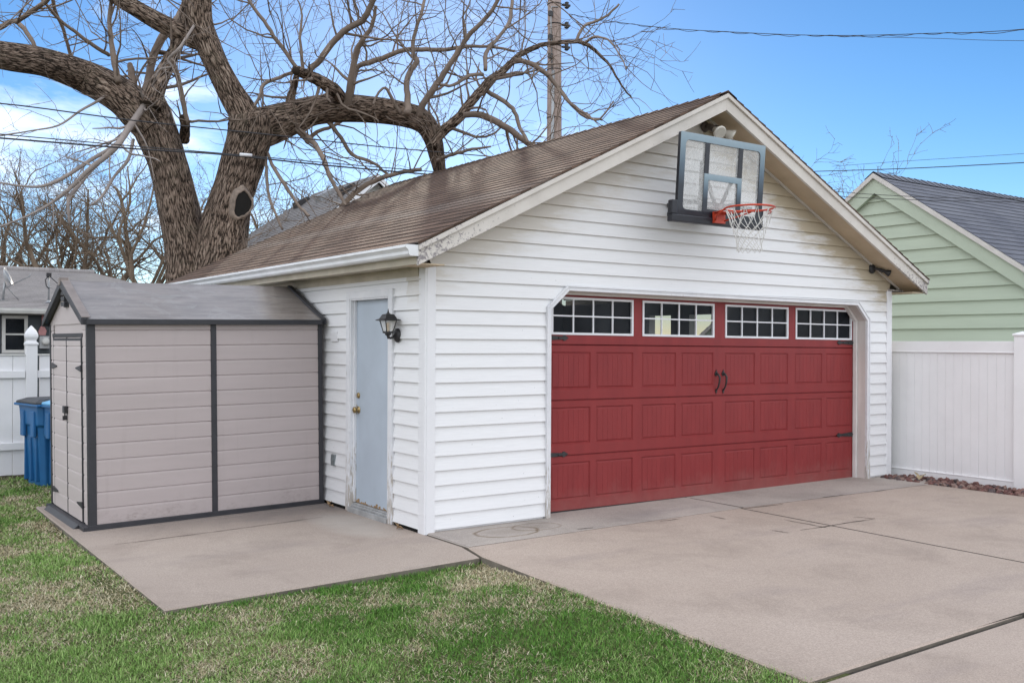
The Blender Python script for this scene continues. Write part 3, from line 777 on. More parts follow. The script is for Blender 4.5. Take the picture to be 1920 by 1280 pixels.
# rotted foot of the side door
mb = MB(); dr = random.Random(11)
for i in range(40):
    y = .60+.73*i/40; h = .055+dr.random()**2*.035
    mb.box(.0285, .0299, y, y+.73/40, .056, h+.004)
mb.build('rusted_edge', 'leaf', SD)

# small fittings on the walls
o = MB()
o.box(-.028, -.008, 1.70, 1.775, .365, .475); o.box(-.034, -.0285, 1.71, 1.765, .40, .44)
tag(o.build('outlet_box', 'outlet', bevel=.003), 'grey metal outlet cover on the white side wall beside the shed', 'outlet')
o = MB(); o.box(-.022, -.008, 1.66, 1.80, 1.600, 1.700); o.box(-.024, -.0222, 1.664, 1.666, 1.606, 1.694)
tag(o.build('cover_plate', 'white', bevel=.002), 'blank white plate on the siding between the shed and the grey door', 'wall plate')
o = MB(); o.box(1.338, 1.375, .02, .10, 1.36, 1.51); o.box(1.343, 1.37, .012, .0195, 1.37, 1.47)
tag(o.build('door_keypad', 'keypad', bevel=.004), 'ivory keypad box at the left jamb of the red garage door', 'keypad')

# ------------------------------------------------------------------ wall lantern
LN = thing('wall_lantern', 'black carriage lantern mounted on the wall beside the grey side door', 'wall lamp', (-.014, .475, 1.66))
lx, ly, lz = -.112, .452, 1.70
mb = MB(); mb.lathe([(.055, 0), (.055, .008), (.048, .018), (.03, .028), (.014, .034)], lambda x, y, h: (-.014-h, ly+x, 1.655+y*1.15), 20)
mb.build('back_plate', 'iron', LN)
mb = MB(); mb.tube([(-.04, ly, 1.655), (-.065, ly, 1.635), (-.09, ly, 1.63), (lx, ly, 1.645)], [.012, .011, .011, .012], 8)
mb.build('arm', 'iron', LN)
def sq(c, w, z): return [(c[0]-w, c[1]-w, z), (c[0]+w, c[1]-w, z), (c[0]+w, c[1]+w, z), (c[0]-w, c[1]+w, z)]
def frust(mb, c, levels, mi=0):
    vs = []; 
    for w, z in levels: vs += sq(c, w, z)
    fs = [[3, 2, 1, 0]]; k = len(levels)
    for i in range(k-1):
        for j in range(4): fs.append([i*4+j, i*4+(j+1) % 4, (i+1)*4+(j+1) % 4, (i+1)*4+j])
    fs.append([(k-1)*4+j for j in range(4)]); mb.add(vs, fs, mi)
c = (lx, ly)
mb = MB(); frust(mb, c, [(.030, 1.672), (.036, 1.676), (.036, 1.686), (.030, 1.690)])
mb.lathe([(.004, 1.622), (.010, 1.640), (.016, 1.652), (.028, 1.660), (.026, 1.672)], lambda x, y, h: (lx+x, ly+y, h), 12)
for (i, j) in ((-1, -1), (1, -1), (1, 1), (-1, 1)): mb.bar((lx+i*.032, ly+j*.032, 1.688), (lx+i*.054, ly+j*.054, 1.785), .007, .007)
mb.build('cage', 'iron', LN)
mb = MB(); frust(mb, c, [(.080, 1.783), (.083, 1.787), (.080, 1.792), (.058, 1.800), (.046, 1.826), (.038, 1.838), (.014, 1.844), (.010, 1.850)])
mb.lathe([(.012, 1.846), (.009, 1.858), (.005, 1.872), (.001, 1.892)], lambda x, y, h: (lx+x, ly+y, h), 10)
mb.build('lamp_cap', 'iron', LN)
mb = MB()
for i in range(4):
    a = sq(c, .030, 1.690); b = sq(c, .051, 1.783); j = (i+1) % 4; mb.quad(a[i], a[j], b[j], b[i])
mb.build('lamp_glass', 'lampglass', LN)
mb = MB(); mb.lathe([(.012, 1.688), (.012, 1.735), (.016, 1.742), (.016, 1.765), (.006, 1.776)], lambda x, y, h: (lx+x, ly+y, h), 12); mb.build('lamp_bulb', 'candle', LN)

# ------------------------------------------------------------------ floodlights
FL = thing('flood_light', 'twin white bulb floodlight under the garage gable peak above the backboard', 'flood light', (3.40, -.02, 3.80))
def rotto(d):
    return Vector((0, 0, 1)).rotation_difference(Vector(d).normalized())
def lamp_head(par, base, d, sc, hm, bm):
    q = rotto(d); base = Vector(base)
    fn = lambda x, y, h: base+q@Vector((x*sc, y*sc, h*sc))
    mb = MB(); mb.lathe([(.020, -.01), (.024, .0), (.028, .02), (.030, .075), (.026, .085)], fn, 14); s = mb.build('socket', hm, par)
    mb = MB(); mb.lathe([(.022, .085), (.030, .105), (.052, .150), (.060, .165), (.060, .172), (.050, .178)], fn, 18); mb.build('bulb', bm, par)
fx, fy, fz = 3.37, -.014, 3.825
mb = MB(); mb.lathe([(.058, 0), (.058, .012), (.045, .026), (.018, .034)], lambda x, y, h: (fx+x, fy-h, fz+.03+y), 18)
mb.tube([(fx, fy-.03, fz+.03), (fx-.01, fy-.06, fz+.03), (fx-.02, fy-.075, fz+.02)], .014, 8); mb.tube([(fx, fy-.03, fz+.03), (fx+.05, fy-.05, fz+.03), (fx+.075, fy-.065, fz+.02)], .014, 8)
mb.build('base_plate', 'flood', FL)
lamp_head(FL, (fx-.02, fy-.08, fz+.02), (-.12, -.75, -.45), 1.2, 'flood', 'bulb'); lamp_head(FL, (fx+.08, fy-.07, fz+.02), (.6, -.55, -.45), 1.2, 'flood', 'bulb')
F2 = thing('flood_light', 'small black floodlight at the lower right end of the garage gable', 'flood light', (6.34, -.02, 2.48))
fx, fz = 6.30, 2.515
mb = MB(); mb.lathe([(.060, 0), (.060, .012), (.045, .026), (.018, .034)], lambda x, y, h: (fx+x, -.014-h, fz+y), 18)
mb.tube([(fx, -.04, fz), (fx+.03, -.065, fz-.005), (fx+.06, -.08, fz-.012)], .016, 8); mb.build('base_plate', 'iron', F2)
lamp_head(F2, (fx+.055, -.078, fz-.012), (.75, -.55, -.33), .75, 'iron', 'iron')

# ------------------------------------------------------------------ basketball hoop
BH = thing('basketball_hoop', 'clear basketball backboard with orange rim and white net on the garage gable', 'basketball hoop', (3.1, -.02, 3.2))
bx0, bx1, bz0, bz1 = 2.490, 3.702, 2.80, 3.607
def BY(z): return -.475-.055*(z-bz0)/(bz1-bz0)      # leans out slightly at the top
def BP(x, z, dy=0): return (x, BY(z)+dy, z)
def bbar(mb, x0, x1, z0, z1, f, b, mi=0, uvz=None):
    v = [BP(x, z, y) for z in (z0, z1) for y in (f, b) for x in (x0, x1)]
    fs = [[0, 2, 3, 1], [4, 5, 7, 6], [0, 1, 5, 4], [2, 6, 7, 3], [0, 4, 6, 2], [1, 3, 7, 5]]
    g = (lambda z: (z-uvz[0])/(uvz[1]-uvz[0])) if uvz else (lambda z: 0)
    mb.add(v, fs, mi, [[(0, g(z0 if i < 4 else z1)) for i in f_] for f_ in fs])
# panel
mb = MB(); bbar(mb, bx0+.03, bx1-.03, bz0+.03, bz1-.03, .004, .012); BB = mb.build('backboard', 'poly', BH)
# printed border with rounded inner corners
def rrect(x0, x1, z0, z1, r, n=6):
    pts = []
    for cx, cz, a0 in ((x1-r, z1-r, 0), (x0+r, z1-r, 90), (x0+r, z0+r, 180), (x1-r, z0+r, 270)):
        for i in range(n+1): a = R_(a0+90*i/n); pts.append((cx+r*math.cos(a), cz+r*math.sin(a)))
    return pts
def border(mb, o, i, f, b, uvz, mi=0):
    n = len(o)
    g = lambda z: (z-uvz[0])/(uvz[1]-uvz[0])
    for k in range(n):
        j = (k+1) % n; a, b_, c_, d_ = o[k], o[j], i[j], i[k]
        mb.quad(BP(*a, f), BP(*b_, f), BP(*c_, f), BP(*d_, f), mi, [(0, g(p[1])) for p in (a, b_, c_, d_)])
        mb.quad(BP(*a, b), BP(*b_, b), BP(*c_, b), BP(*d_, b), mi, [(0, 0)]*4)
        mb.quad(BP(*a, f), BP(*b_, f), BP(*b_, b), BP(*a, b), 1, [(0, 0)]*4); mb.quad(BP(*d_, f), BP(*c_, f), BP(*c_, b), BP(*d_, b), 1, [(0, 0)]*4)
mb = MB(); border(mb, rrect(bx0, bx1, bz0, bz1, .012), rrect(bx0+.072, bx1-.072, bz0+.08, bz1-.068, .045), -.004, .03, (bz0, bz1))
mb.build('frame', ['fade', 'bbblack'], BB)
sx0, sx1, sz0, sz1 = 2.835, 3.375, 2.835, 3.245
mb = MB(); border(mb, rrect(sx0, sx1, sz0, sz1, .006), rrect(sx0+.062, sx1-.062, sz0+.07, sz1-.058, .006), -.003, .003, (sz0, sz1)); mb.build('target_square', ['fade', 'bbblack'], BB)
for xa in (sx0+.0, sx1-.062):
    mb = MB(); bbar(mb, xa, xa+.06, sz1, bz1-.068, -.002, .03); mb.build('strut', 'bbblack', BB)
mb = MB()
bbar(mb, bx0-.075, bx1+.02, bz0-.045, bz0+.025, -.018, .05); bbar(mb, bx0-.075, bx0+.0, bz0+.026, bz0+.16, -.012, .05); bbar(mb, bx1+.001, bx1+.02, bz0+.026, bz0+.16, -.012, .05)
mb.build('bumper_pad', 'bbblack', BB, .012)
# wall mount: V arms and crossbars
mb = MB()
ym = -.02; xc = 3.10
for s_ in (-1, 1):
    mb.bar((xc+s_*.26, BY(2.97)+.05, 2.99), (xc+s_*.26, ym, 2.99), .03, .04); mb.bar((xc+s_*.26, BY(2.9)+.04, 2.86), (xc+s_*.26, ym, 2.90), .03, .04)
    mb.bar((xc+s_*.26, BY(3.3)+.035, 3.36), (xc+s_*.26, BY(2.8)+.035, 2.82), .03, .03)
mb.bar((2.55, BY(2.98)+.06, 2.97), (3.6, BY(2.98)+.06, 2.97), .05, .03); mb.bar((2.85, ym, 2.90), (3.35, ym, 2.90), .09, .03)
for s_ in (-1, 1):
    mb.bar((xc+s_*.175, BY(3.19)+.045, 3.20), (xc+s_*.015, BY(2.93)+.045, 2.92), .022, .032, (0, 1, 0))
mb.build('wall_bracket', 'bracket', BH)
# rim
rcx, rcy, rcz, rr_ = 3.045, -.475-.15-.2286-.03, 2.882, .2286
mb = MB(); ringp = [(rcx+rr_*math.cos(2*math.pi*i/48), rcy+rr_*math.sin(2*math.pi*i/48), rcz) for i in range(49)]
mb.tube(ringp, .0095, 8, caps=False)
mb.box(rcx-.075, rcx+.075, -.492-.03, -.490, 2.775, 2.885); mb.box(rcx-.06, rcx+.06, -.60, -.52, 2.872, 2.880)
for s_ in (-1, 1):
    mb.tube([(rcx+s_*.06, -.515, 2.80), (rcx+s_*.13, -.60, 2.835), (rcx+s_*.19, -.74, rcz-.008)], .009, 6)
    mb.tube([(rcx+s_*.07, -.515, 2.87), (rcx+s_*.10, -.60, 2.876), (rcx+s_*.13, -.69, rcz-.004)], .009, 6)
mb.tube([(rcx+.2*math.cos(a), rcy+.2*math.sin(a), rcz-.045) for a in [R_(200+i*14) for i in range(11)]], .006, 6)
mb.build('rim', 'rim', BH)
# net: 12 loops, long upper strands then diamonds
mb = MB(); N = 12
def npnt(k, lev):
    z, r = lev; a = 2*math.pi*k/N; return Vector((rcx+r*math.cos(a), rcy+r*math.sin(a), rcz+z))
levs = [(-.012, .226), (-.155, .176), (-.20, .155), (-.245, .140), (-.29, .127), (-.335, .118), (-.375, .114), (-.415, .118)]
nr = random.Random(2)
def jit(p): return p+Vector((nr.uniform(-.006, .006), nr.uniform(-.006, .006), nr.uniform(-.006, .006)))
nodes = {}
for li in range(len(levs)):
    for k in range(N): nodes[(li, k)] = jit(npnt(k+(.5 if li % 2 else 0), levs[li]))
for li in range(len(levs)-1):
    for k in range(N):
        a = nodes[(li, k)]
        for dk in ((0, -1) if li % 2 == 0 else (0, 1)):
            b = nodes[(li+1, (k+dk) % N)]; m_ = (a+b)/2
            if li == 0: ctr = Vector((rcx, rcy, m_.z)); m_ = m_+(ctr-m_)*.06+Vector((0, 0, -.012))
            mb.tube([a, m_, b], .0030 if li else .0038, 4, caps=False)
mb.build('net', 'net', BH)

# ------------------------------------------------------------------ resin storage shed
SB = bpy.data.objects.new('storage_shed', None); COL.objects.link(SB); SB.location = (-2.285, 1.875, -.068); SB.rotation_euler = (0, R_(-.85), R_(1.2))
SB['label'] = 'taupe resin storage shed with charcoal trim and double doors on the patio'; SB['category'] = 'shed'
SWd, SD_, SH = 2.245, 1.50, 1.835      # length along the front, depth, wall height
BHt = .1425
def shed_boards(mb, O_, u, n, u0, u1, z0, z1, th=.010, off=0.):
    O_ = Vector(O_); u = Vector(u); n = Vector(n)
    P = lambda a, z, d: O_+u*a+Vector((0, 0, z))+n*d
    z = z0
    while z < z1-.005:
        zt = min(z+BHt, z1)
        prof = [(z, 0), (z+.003, th), (zt-.022, th), (zt-.010, th*.8), (zt-.003, th*.25), (zt, 0)]
        for (a, da), (b, db) in zip(prof, prof[1:]): mb.quad(P(u0, a, da), P(u1, a, da), P(u1, b, db), P(u0, b, db))
        z = zt
mb = MB()
shed_boards(mb, (0, 0, .045), (1, 0, 0), (0, -1, 0), .05, 1.095, 0, SH-.045); shed_boards(mb, (0, 0, .045), (1, 0, 0), (0, -1, 0), 1.145, SWd-.045, 0, SH-.045)
mb.box(.02, SWd-.02, .002, .03, .02, SH); mb.box(SWd-.03, SWd-.001, .03, SD_-.03, .02, SH); mb.box(.02, SWd-.02, SD_-.03, SD_, .02, SH)
mb.build('wall_panel', 'shed', SB)
RZ = 2.20                               # ridge
mb = MB()
shed_boards(mb, (0, 0, .045), (0, 1, 0), (-1, 0, 0), .04, .20, 0, SH-.045, .007); shed_boards(mb, (0, 0, .045), (0, 1, 0), (-1, 0, 0), 1.34, 1.46, 0, SH-.045, .007)
mb.box(.001, .03, .03, SD_-.03, .02, SH-.01)
yc = SD_/2
mb.prism([(-.02, SH-.02), (SD_+.02, SH-.02), (yc, RZ-.03)], lambda u, w, t: (t, u, w), -.008, .03)
mb.build('gable_wall', 'shedlite', SB)
mb = MB()
mb.box(-.014, .056, -.018, .02, 0, SH); mb.box(-.014, .02, .0, .035, 0, SH)
mb.build('corner_trim', 'shedtrim', SB, .004)
for bx_ in ((1.093, 1.147, -.020, .01, .02, SH), (SWd-.048, SWd, -.018, .02, 0, SH), (-.014, .02, SD_-.035, SD_+.01, 0, SH)):
    mb = MB(); mb.box(*bx_); mb.build('corner_trim', 'shedtrim', SB, .004)
mb = MB(); mb.box(-.02, SWd+.005, -.024, .0, -.005, .046); mb.box(-.16+.1, .03, -.02, SD_+.02, -.004, .034); mb.prism([(-.11, -.004), (-.06, -.004), (-.06, .034)], lambda u, w, t: (u, t, w), .16, 1.40)
mb.build('base_rail', 'shedtrim', SB, .004)
mb = MB(); mb.box(-.012, .008, .16, 1.38, SH-.14, SH-.105); mb.box(-.010, .008, .18, .20, .03, SH-.105); mb.box(-.010, .008, 1.34, 1.36, .03, SH-.105); mb.build('door_frame', 'shedtrim', SB)
for (a, b, hy) in ((.205, .765, .215), (.775, 1.335, 1.325)):
    mb = MB(); shed_boards(mb, (-.006, 0, .045), (0, 1, 0), (-1, 0, 0), a+.012, b-.012, 0, SH-.20, .009); mb.box(-.008, .0, a+.004, b-.004, .04, SH-.145)
    dn = mb.build('door', 'shedlite', SB)
    mb = MB(); mb.box(-.014, -.004, a, a+.012, .04, SH-.145); mb.box(-.014, -.004, b-.012, b, .04, SH-.145); mb.box(-.0145, -.004, a+.012, b-.012, SH-.185, SH-.150); mb.build('door_edge', 'shedtrim', dn)
    sg = 1 if hy < .7 else -1
    for z in (.20, SH-.42):
        mb = MB(); mb.prism([(hy-sg*.035, z-.03), (hy+sg*.02, z-.022), (hy+sg*.16, z-.006), (hy+sg*.16, z+.006), (hy+sg*.02, z+.022), (hy-sg*.035, z+.03)], lambda u, w, t: (t, u, w), -.026, -.0155)
        mb.build('hinge', 'shedtrim', dn)
mb = MB(); mb.box(-.05, -.0155, .72, .80, .985, 1.05); mb.box(-.055, -.02, .74, .775, .92, .96); mb.tube([(-.036, .745, .96), (-.036, .745, .985), (-.036, .77, .985), (-.036, .77, .96)], .004, 6)
mb.build('padlock', 'iron', SB, .005)
mb = MB(); 
for i in range(3): mb.box(-.05, -.009, yc-.07, yc+.07, SH+.15+i*.05, SH+.188+i*.05)
mb.box(-.022, -.008, yc-.08, yc+.08, SH+.14, SH+.305); mb.build('gable_vent', 'shedtrim', SB, .004)
# roof: two curved-edge slopes with dark eave lip and gable trims
ov, oe = .085, .065
def rz(y):
    t = abs(y-yc)/(yc+oe); return RZ+.02-(RZ+.02-SH-.012)*t
mb = MB(); xs0, xs1 = -.060, SWd+.015
for s_ in (-1, 1):
    ye = yc+s_*(yc+oe); nseg = 8
    for i in range(nseg):
        ya = yc+(ye-yc)*i/nseg; yb = yc+(ye-yc)*(i+1)/nseg
        sag = lambda t: -.010*math.sin(math.pi*t)
        za, zb = rz(ya)+sag(i/nseg), rz(yb)+sag((i+1)/nseg)
        q = [(xs0, ya, za), (xs1, ya, za), (xs1, yb, zb), (xs0, yb, zb)]
        mb.add(q if s_ < 0 else q[::-1], [[0, 1, 2, 3]], 0, None, True)
        mb.quad((xs0, ya, za-.02), (xs1, ya, za-.02), (xs1, yb, zb-.02), (xs0, yb, zb-.02))
SR = mb.build('roof', 'shedroof', SB)
for s_ in (-1, 1):
    mb = MB(); ye = yc+s_*(yc+oe)
    mb.box(xs0, xs1, min(ye, ye-s_*.035), max(ye, ye-s_*.035), rz(ye)-.045, rz(ye)+.004)
    mb.build('eave_lip', 'shedtrim', SR, .004)
for xx in (xs0, xs1-.03):
    mb = MB()
    for s_ in (-1, 1):
        ye = yc+s_*(yc+oe)
        mb.prism([(yc, rz(yc)+.014), (ye-s_*.0, rz(ye)+.014), (ye, rz(ye)-.048), (yc, rz(yc)-.065)], lambda u, w, t: (t, u, w), xx-.012, xx+.04)
    mb.build('gable_trim', 'shedtrim', SR, .006)
mb = MB(); 
for s_ in (-1, 1):
    ye = yc+s_*(yc+oe)
    mb.bar((xs0+.03, yc, rz(yc)+.019), (xs0+.03, ye, rz(ye)+.019), .075, .008)
mb.box(xs0-.02, xs0+.06, yc-.035, yc+.035, rz(yc)-.04, rz(yc)+.030)
mb.build('roof_edge_strip', 'shedrust', SR, .003)

# ------------------------------------------------------------------ recycling bins (local build, then one copy)
def make_bin(name, label, lid):
    t = thing(name, label, 'recycling bin', (0, 0, 0), 'blue recycling bins behind the shed', local=True)
    mb = MB()
    def ringv(w, d, z, r=.05): return [(x, y, z) for x, y in [(w-r, -d), (w, -d+r), (w, d-r), (w-r, d), (-w+r, d), (-w, d-r), (-w, -d+r), (-w+r, -d)]]
    lv = [(.21, .22, .02), (.225, .24, .30), (.245, .262, .60), (.255, .27, .72), (.275, .30, .74), (.285, .315, .93), (.285, .315, .96)]
    vs = []
    for w, d, z in lv: vs += ringv(w, d, z)
    fs = [list(range(8))[::-1]]
    for i in range(len(lv)-1):
        for j in range(8): fs.append([i*8+j, i*8+(j+1) % 8, (i+1)*8+(j+1) % 8, (i+1)*8+j])
    mb.add(vs, fs)
    # recessed grip pockets and ribs
    for x in (-.17, .17): mb.box(x-.05, x+.05, -.335, -.29, .62, .90)
    for y in (-.15, .15): mb.box(-.30, -.26, y-.05, y+.05, .60, .90)
    for y in (-.16, 0, .16): mb.box(-.262, -.2, y-.012, y+.012, .08, .60)
    mb.box(-.32, .32, -.345, .345, .955, .985)
    mb.build('body', 'binblue', t, .012)
    mb = MB()
    vs = ringv(.315, .34, .986)+ringv(.31, .335, 1.01)+ringv(.22, .25, 1.045)
    mb.add(vs, [list(range(16, 24))]+[[i*8+j, i*8+(j+1) % 8, (i+1)*8+(j+1) % 8, (i+1)*8+j] for i in range(2) for j in range(8)]+[list(range(8))[::-1]])
    mb.build('lid', lid, t, .008)
    mb = MB(); mb.tube([(-.22, .39, .94), (.22, .39, .94)], .016, 8); 
    for x in (-.22, .22): mb.bar((x, .30, .94), (x, .40, .94), .03, .04)
    mb.build('handle', 'binblue', t)
    for x in (-.15, .15):
        mb = MB(); mb.lathe([(.11, -.02), (.12, -.015), (.12, .015), (.11, .02)], lambda a, b, h, x=x: (x+h, .24+a, .12+b), 16); mb.build('wheel', 'binlid', t)
    return t
b1 = make_bin('recycling_bin', 'blue recycling bin with a black lid by the white picket fence', 'binlid'); b1.location = (-1.975, 5.30, -.125); b1.rotation_euler = (0, 0, R_(12))
b2 = make_bin('recycling_bin', 'blue recycling bin with a light blue lid, half hidden behind the shed', 'binlid2'); b2.location = (-1.80, 4.72, -.125); b2.rotation_euler = (0, 0, R_(12))

# ------------------------------------------------------------------ left fence
FN = thing('picket_fence', 'tall white vinyl fence with a finial post behind the blue bins', 'fence', (-2.1, 6.2, -.12))
FY = 6.25
mb = MB(); x = -9.0; fr = random.Random(4)
while x < 1.2:
    if not (-2.16 < x+.07 < -1.95):
        mb.box(x, x+.148, FY-.012, FY+.012, -.10+fr.uniform(0, .02), 1.405)
    x += .153
mb.build('fence_boards', 'white', FN, .003)
for z in (1.17, .27):
    mb = MB(); mb.box(-9, -2.13, FY-.050, FY-.0125, z-.045, z+.045); mb.box(-1.99, 1.2, FY-.050, FY-.0125, z-.045, z+.045); mb.build('rail', 'white', FN, .004)
mb = MB(); mb.box(-9, -2.13, FY-.03, FY+.03, 1.4055, 1.425); mb.box(-1.99, 1.2, FY-.03, FY+.03, 1.4055, 1.425); mb.build('top_rail', 'oldwhite', FN, .003)
for px_ in (-2.06, -4.4, -6.75, .3):
    mb = MB(); mb.box(px_-.065, px_+.065, FY-.075, FY+.055, -.12, 1.54); po = mb.build('post', 'white', FN, .004)
    mb = MB(); q = math.sqrt(2)
    prof = [(.075, 1.54), (.075, 1.565), (.055, 1.58), (.052, 1.60), (.066, 1.625), (.072, 1.645), (.070, 1.675), (.055, 1.71), (.033, 1.745), (.012, 1.775), (.002, 1.785)]
    vs = []
    for r, h in prof: vs += [(px_-r, FY-.01-r, h), (px_+r, FY-.01-r, h), (px_+r, FY-.01+r, h), (px_-r, FY-.01+r, h)]
    mb.add(vs, [[i*4+j, i*4+(j+1) % 4, i*4+4+(j+1) % 4, i*4+4+j] for i in range(len(prof)-1) for j in range(4)])
    mb.build('post_cap', 'white', po, .004)

# ------------------------------------------------------------------ right fence
RF = thing('privacy_fence', 'solid white vinyl privacy fence beside the red rock bed', 'fence', (6.92, -.7, -.05))
FX = 6.92
mb = MB(); y = -1.40; i = 0
while y < .13:
    mb.box(FX-.010, FX+.012, y+.001, min(y+.1, .13)-.001, .0, 1.50); mb.box(FX-.004, FX+.006, y-.004, y+.004, .0, 1.50); y += .1
mb.build('fence_boards', 'fencewhite', RF, .002)
mb = MB(); mb.box(FX-.028, FX+.028, -1.42, .13, 1.5005, 1.640); mb.box(FX-.036, FX+.036, -1.42, .13, 1.505, 1.518); mb.build('top_rail', 'fencewhite', RF, .004)
mb = MB(); mb.box(FX-.028, FX+.028, -1.42, .13, -.07, .06); mb.box(FX-.034, FX+.034, -1.42, .13, .050, .062); mb.build('bottom_rail', 'fencewhite', RF, .004)
for py_, in ((-1.487,), (-3.5,)):
    mb = MB(); mb.box(FX-.065, FX+.065, py_-.065, py_+.065, -.12, 1.70); po = mb.build('post', 'fencewhite', RF, .004)
    mb = MB(); frust(mb, (FX, py_), [(.075, 1.700), (.078, 1.712), (.075, 1.724), (.0, 1.752)]); mb.build('post_cap', 'fencewhite', po)
mb = MB(); y = -3.43
while y < -1.56: mb.box(FX-.010, FX+.012, y+.0025, y+.0975, .0, 1.50); y += .1
mb.box(FX-.028, FX+.028, -3.43, -1.554, 1.5005, 1.640); mb.box(FX-.028, FX+.028, -3.43, -1.554, -.07, .06); mb.build('fence_panel', 'fencewhite', RF, .002)

# ------------------------------------------------------------------ red rock bed
def icos(r):
    t = (1+5**.5)/2; v = [(-1, t, 0), (1, t, 0), (-1, -t, 0), (1, -t, 0), (0, -1, t), (0, 1, t), (0, -1, -t), (0, 1, -t), (t, 0, -1), (t, 0, 1), (-t, 0, -1), (-t, 0, 1)]
    f = [[0, 11, 5], [0, 5, 1], [0, 1, 7], [0, 7, 10], [0, 10, 11], [1, 5, 9], [5, 11, 4], [11, 10, 2], [10, 7, 6], [7, 1, 8], [3, 9, 4], [3, 4, 2], [3, 2, 6], [3, 6, 8], [3, 8, 9], [4, 9, 5], [2, 4, 11], [6, 2, 10], [8, 6, 7], [9, 8, 1]]
    return [Vector(p).normalized()*r for p in v], f
mb = MB(); kr = random.Random(9); tint = []
mb.box(6.40, 6.90, -4.5, -.02, -.12, -.045); tint += [(.05, .035, .03, 1)]*8
for i in range(620):
    x = 6.42+.46*kr.random(); y = -.06-3.2*kr.random(); s = kr.uniform(.02, .045)
    v, f = icos(1); q = rotto((kr.uniform(-1, 1), kr.uniform(-1, 1), kr.uniform(.2, 1)))
    sc = (s*kr.uniform(.8, 1.5), s*kr.uniform(.8, 1.3), s*kr.uniform(.5, .9)); vv = []
    for p in v:
        p = Vector((p.x*sc[0], p.y*sc[1], p.z*sc[2]))*kr.uniform(.8, 1.15); p = q@p; vv.append((x+p.x, y+p.y, -.04+.02*kr.random()*0+p.z+.015))
    mb.add(vv, f)
    col = kr.choice([(.17, .085, .075), (.12, .06, .055), (.21, .12, .10), (.10, .075, .075), (.24, .165, .14)]); tint += [col+(1,)]*12
o = mb.build('rock_bed', 'rock', kind='stuff'); tag(o, 'strip of red brown landscaping rocks along the foot of the white fence', 'rocks', kind='stuff')
ca = o.data.color_attributes.new('tint', 'FLOAT_COLOR', 'POINT'); ca.data.foreach_set('color', [c for t in tint for c in t])

def leaf(p, size, rotz, label, mat='leaf', seed=0):
    r = random.Random(seed); mb = MB(); n = 9; L_ = size
    left, right = [], []
    for i in range(n):
        t = i/(n-1); w = size*.33*math.sin(math.pi*min(t*1.05, 1))**.7*(1+.35*math.sin(t*19)); 
        zc = size*.22*math.sin(t*3.0)+.004
        left.append(Vector((t*L_, w, zc+w*.7))); right.append(Vector((t*L_, -w, zc+w*.5)))
    mid = [Vector((i/(n-1)*L_, 0, size*.22*math.sin(i/(n-1)*3.0))) for i in range(n)]
    M3 = Matrix.Rotation(rotz, 3, 'Z'); off = Vector(p)
    vs = [off+M3@q for q in left+mid+right]
    fs = []
    for i in range(n-1): fs += [[i, i+1, n+i+1, n+i], [n+i, n+i+1, 2*n+i+1, 2*n+i]]
    mb.add(vs, fs, 0, None, True); o = mb.build('dry_leaf', mat); so = o.modifiers.new('thick', 'SOLIDIFY'); so.thickness = .002
    return tag(o, label, 'leaf', 'dry leaves blown against the walls')
leaf((6.52, -.50, -.005), .17, .35, 'large curled tan leaf lying on the red rocks by the fence', 'leaf2', 1)
leaf((-.035, .40, -.028), .07, 1.2, 'small brown leaf at the wall foot between side door and corner post', 'leaf', 2)
leaf((-.05, .28, -.03), .06, 2.4, 'small brown leaf nearest the white corner post on the patio', 'leaf', 3)
leaf((-.06, 1.76, -.028), .075, .8, 'rusty brown leaf at the wall foot beside the shed corner', 'leaf', 4)
leaf((-.07, 1.62, -.03), .055, 2.0, 'little leaf on the patio just left of the side door threshold', 'leaf', 5)

# ------------------------------------------------------------------ green house on the right
GH = thing('green_house', 'sage green house with blue grey shingle roof behind the white privacy fence', 'house', (13, 1.6, 0))
hx, ay, az, gs = 8.9, 1.615, 4.166, .70
mb = MB(); strips = []; z = .1; crs = .192
def gb(z): t = (az-.20-z)/gs; return ay-t, ay+t
while z < 3.95:
    zt = min(z+crs, 3.93); (a0, b0), (a1, b1) = gb(z), gb(zt); lim = 3.4
    strips.append((max(a0, ay-lim), min(b0, ay+lim), max(a1, ay-lim), min(b1, ay+lim), z, zt, True)); z += crs
lap(mb, (hx, 0, 0), (0, 1, 0), (-1, 0, 0), strips, .020)
mb.box(hx+.002, 19, ay-3.3, ay+3.3, -.1, 1.55); mb.poly([(hx+.002, ay-3.3, 1.5), (hx+.002, ay+3.3, 1.5), (hx+.002, ay, az-.15)])
mb.build('wall', 'green', GH)
mb = MB(); k = 0; Ls = math.hypot(1, gs); nC = 33; wid = 3.75
for s_ in (-1, 1):
    for k in range(nC):
        a = wid*k/nC; b = wid*(k+1)/nC+.003
        x0 = hx-.12; x1 = 19.5
        P = lambda t, x, up: (x, ay+s_*(wid-t), az-gs*(wid-t)+up)
        nx = 14
        for i in range(nx):
            xa = x0+(x1-x0)*i/nx; xb = x0+(x1-x0)*(i+1)/nx
            mb.quad(P(a, xa, .014), P(a, xb, .014), P(b, xb, .002), P(b, xa, .002), 0, [(xa, a*Ls), (xb, a*Ls), (xb, b*Ls), (xa, b*Ls)])
        mb.quad(P(a, x0, -.004), P(a, x1, -.004), P(a, x1, .014), P(a, x0, .014), 0, [(0, 0)]*4)
    mb.quad(P(0, x0, -.02), P(0, x1, -.02), P(wid, x1, -.02), P(wid, x0, -.02), 0, [(0, 0)]*4)
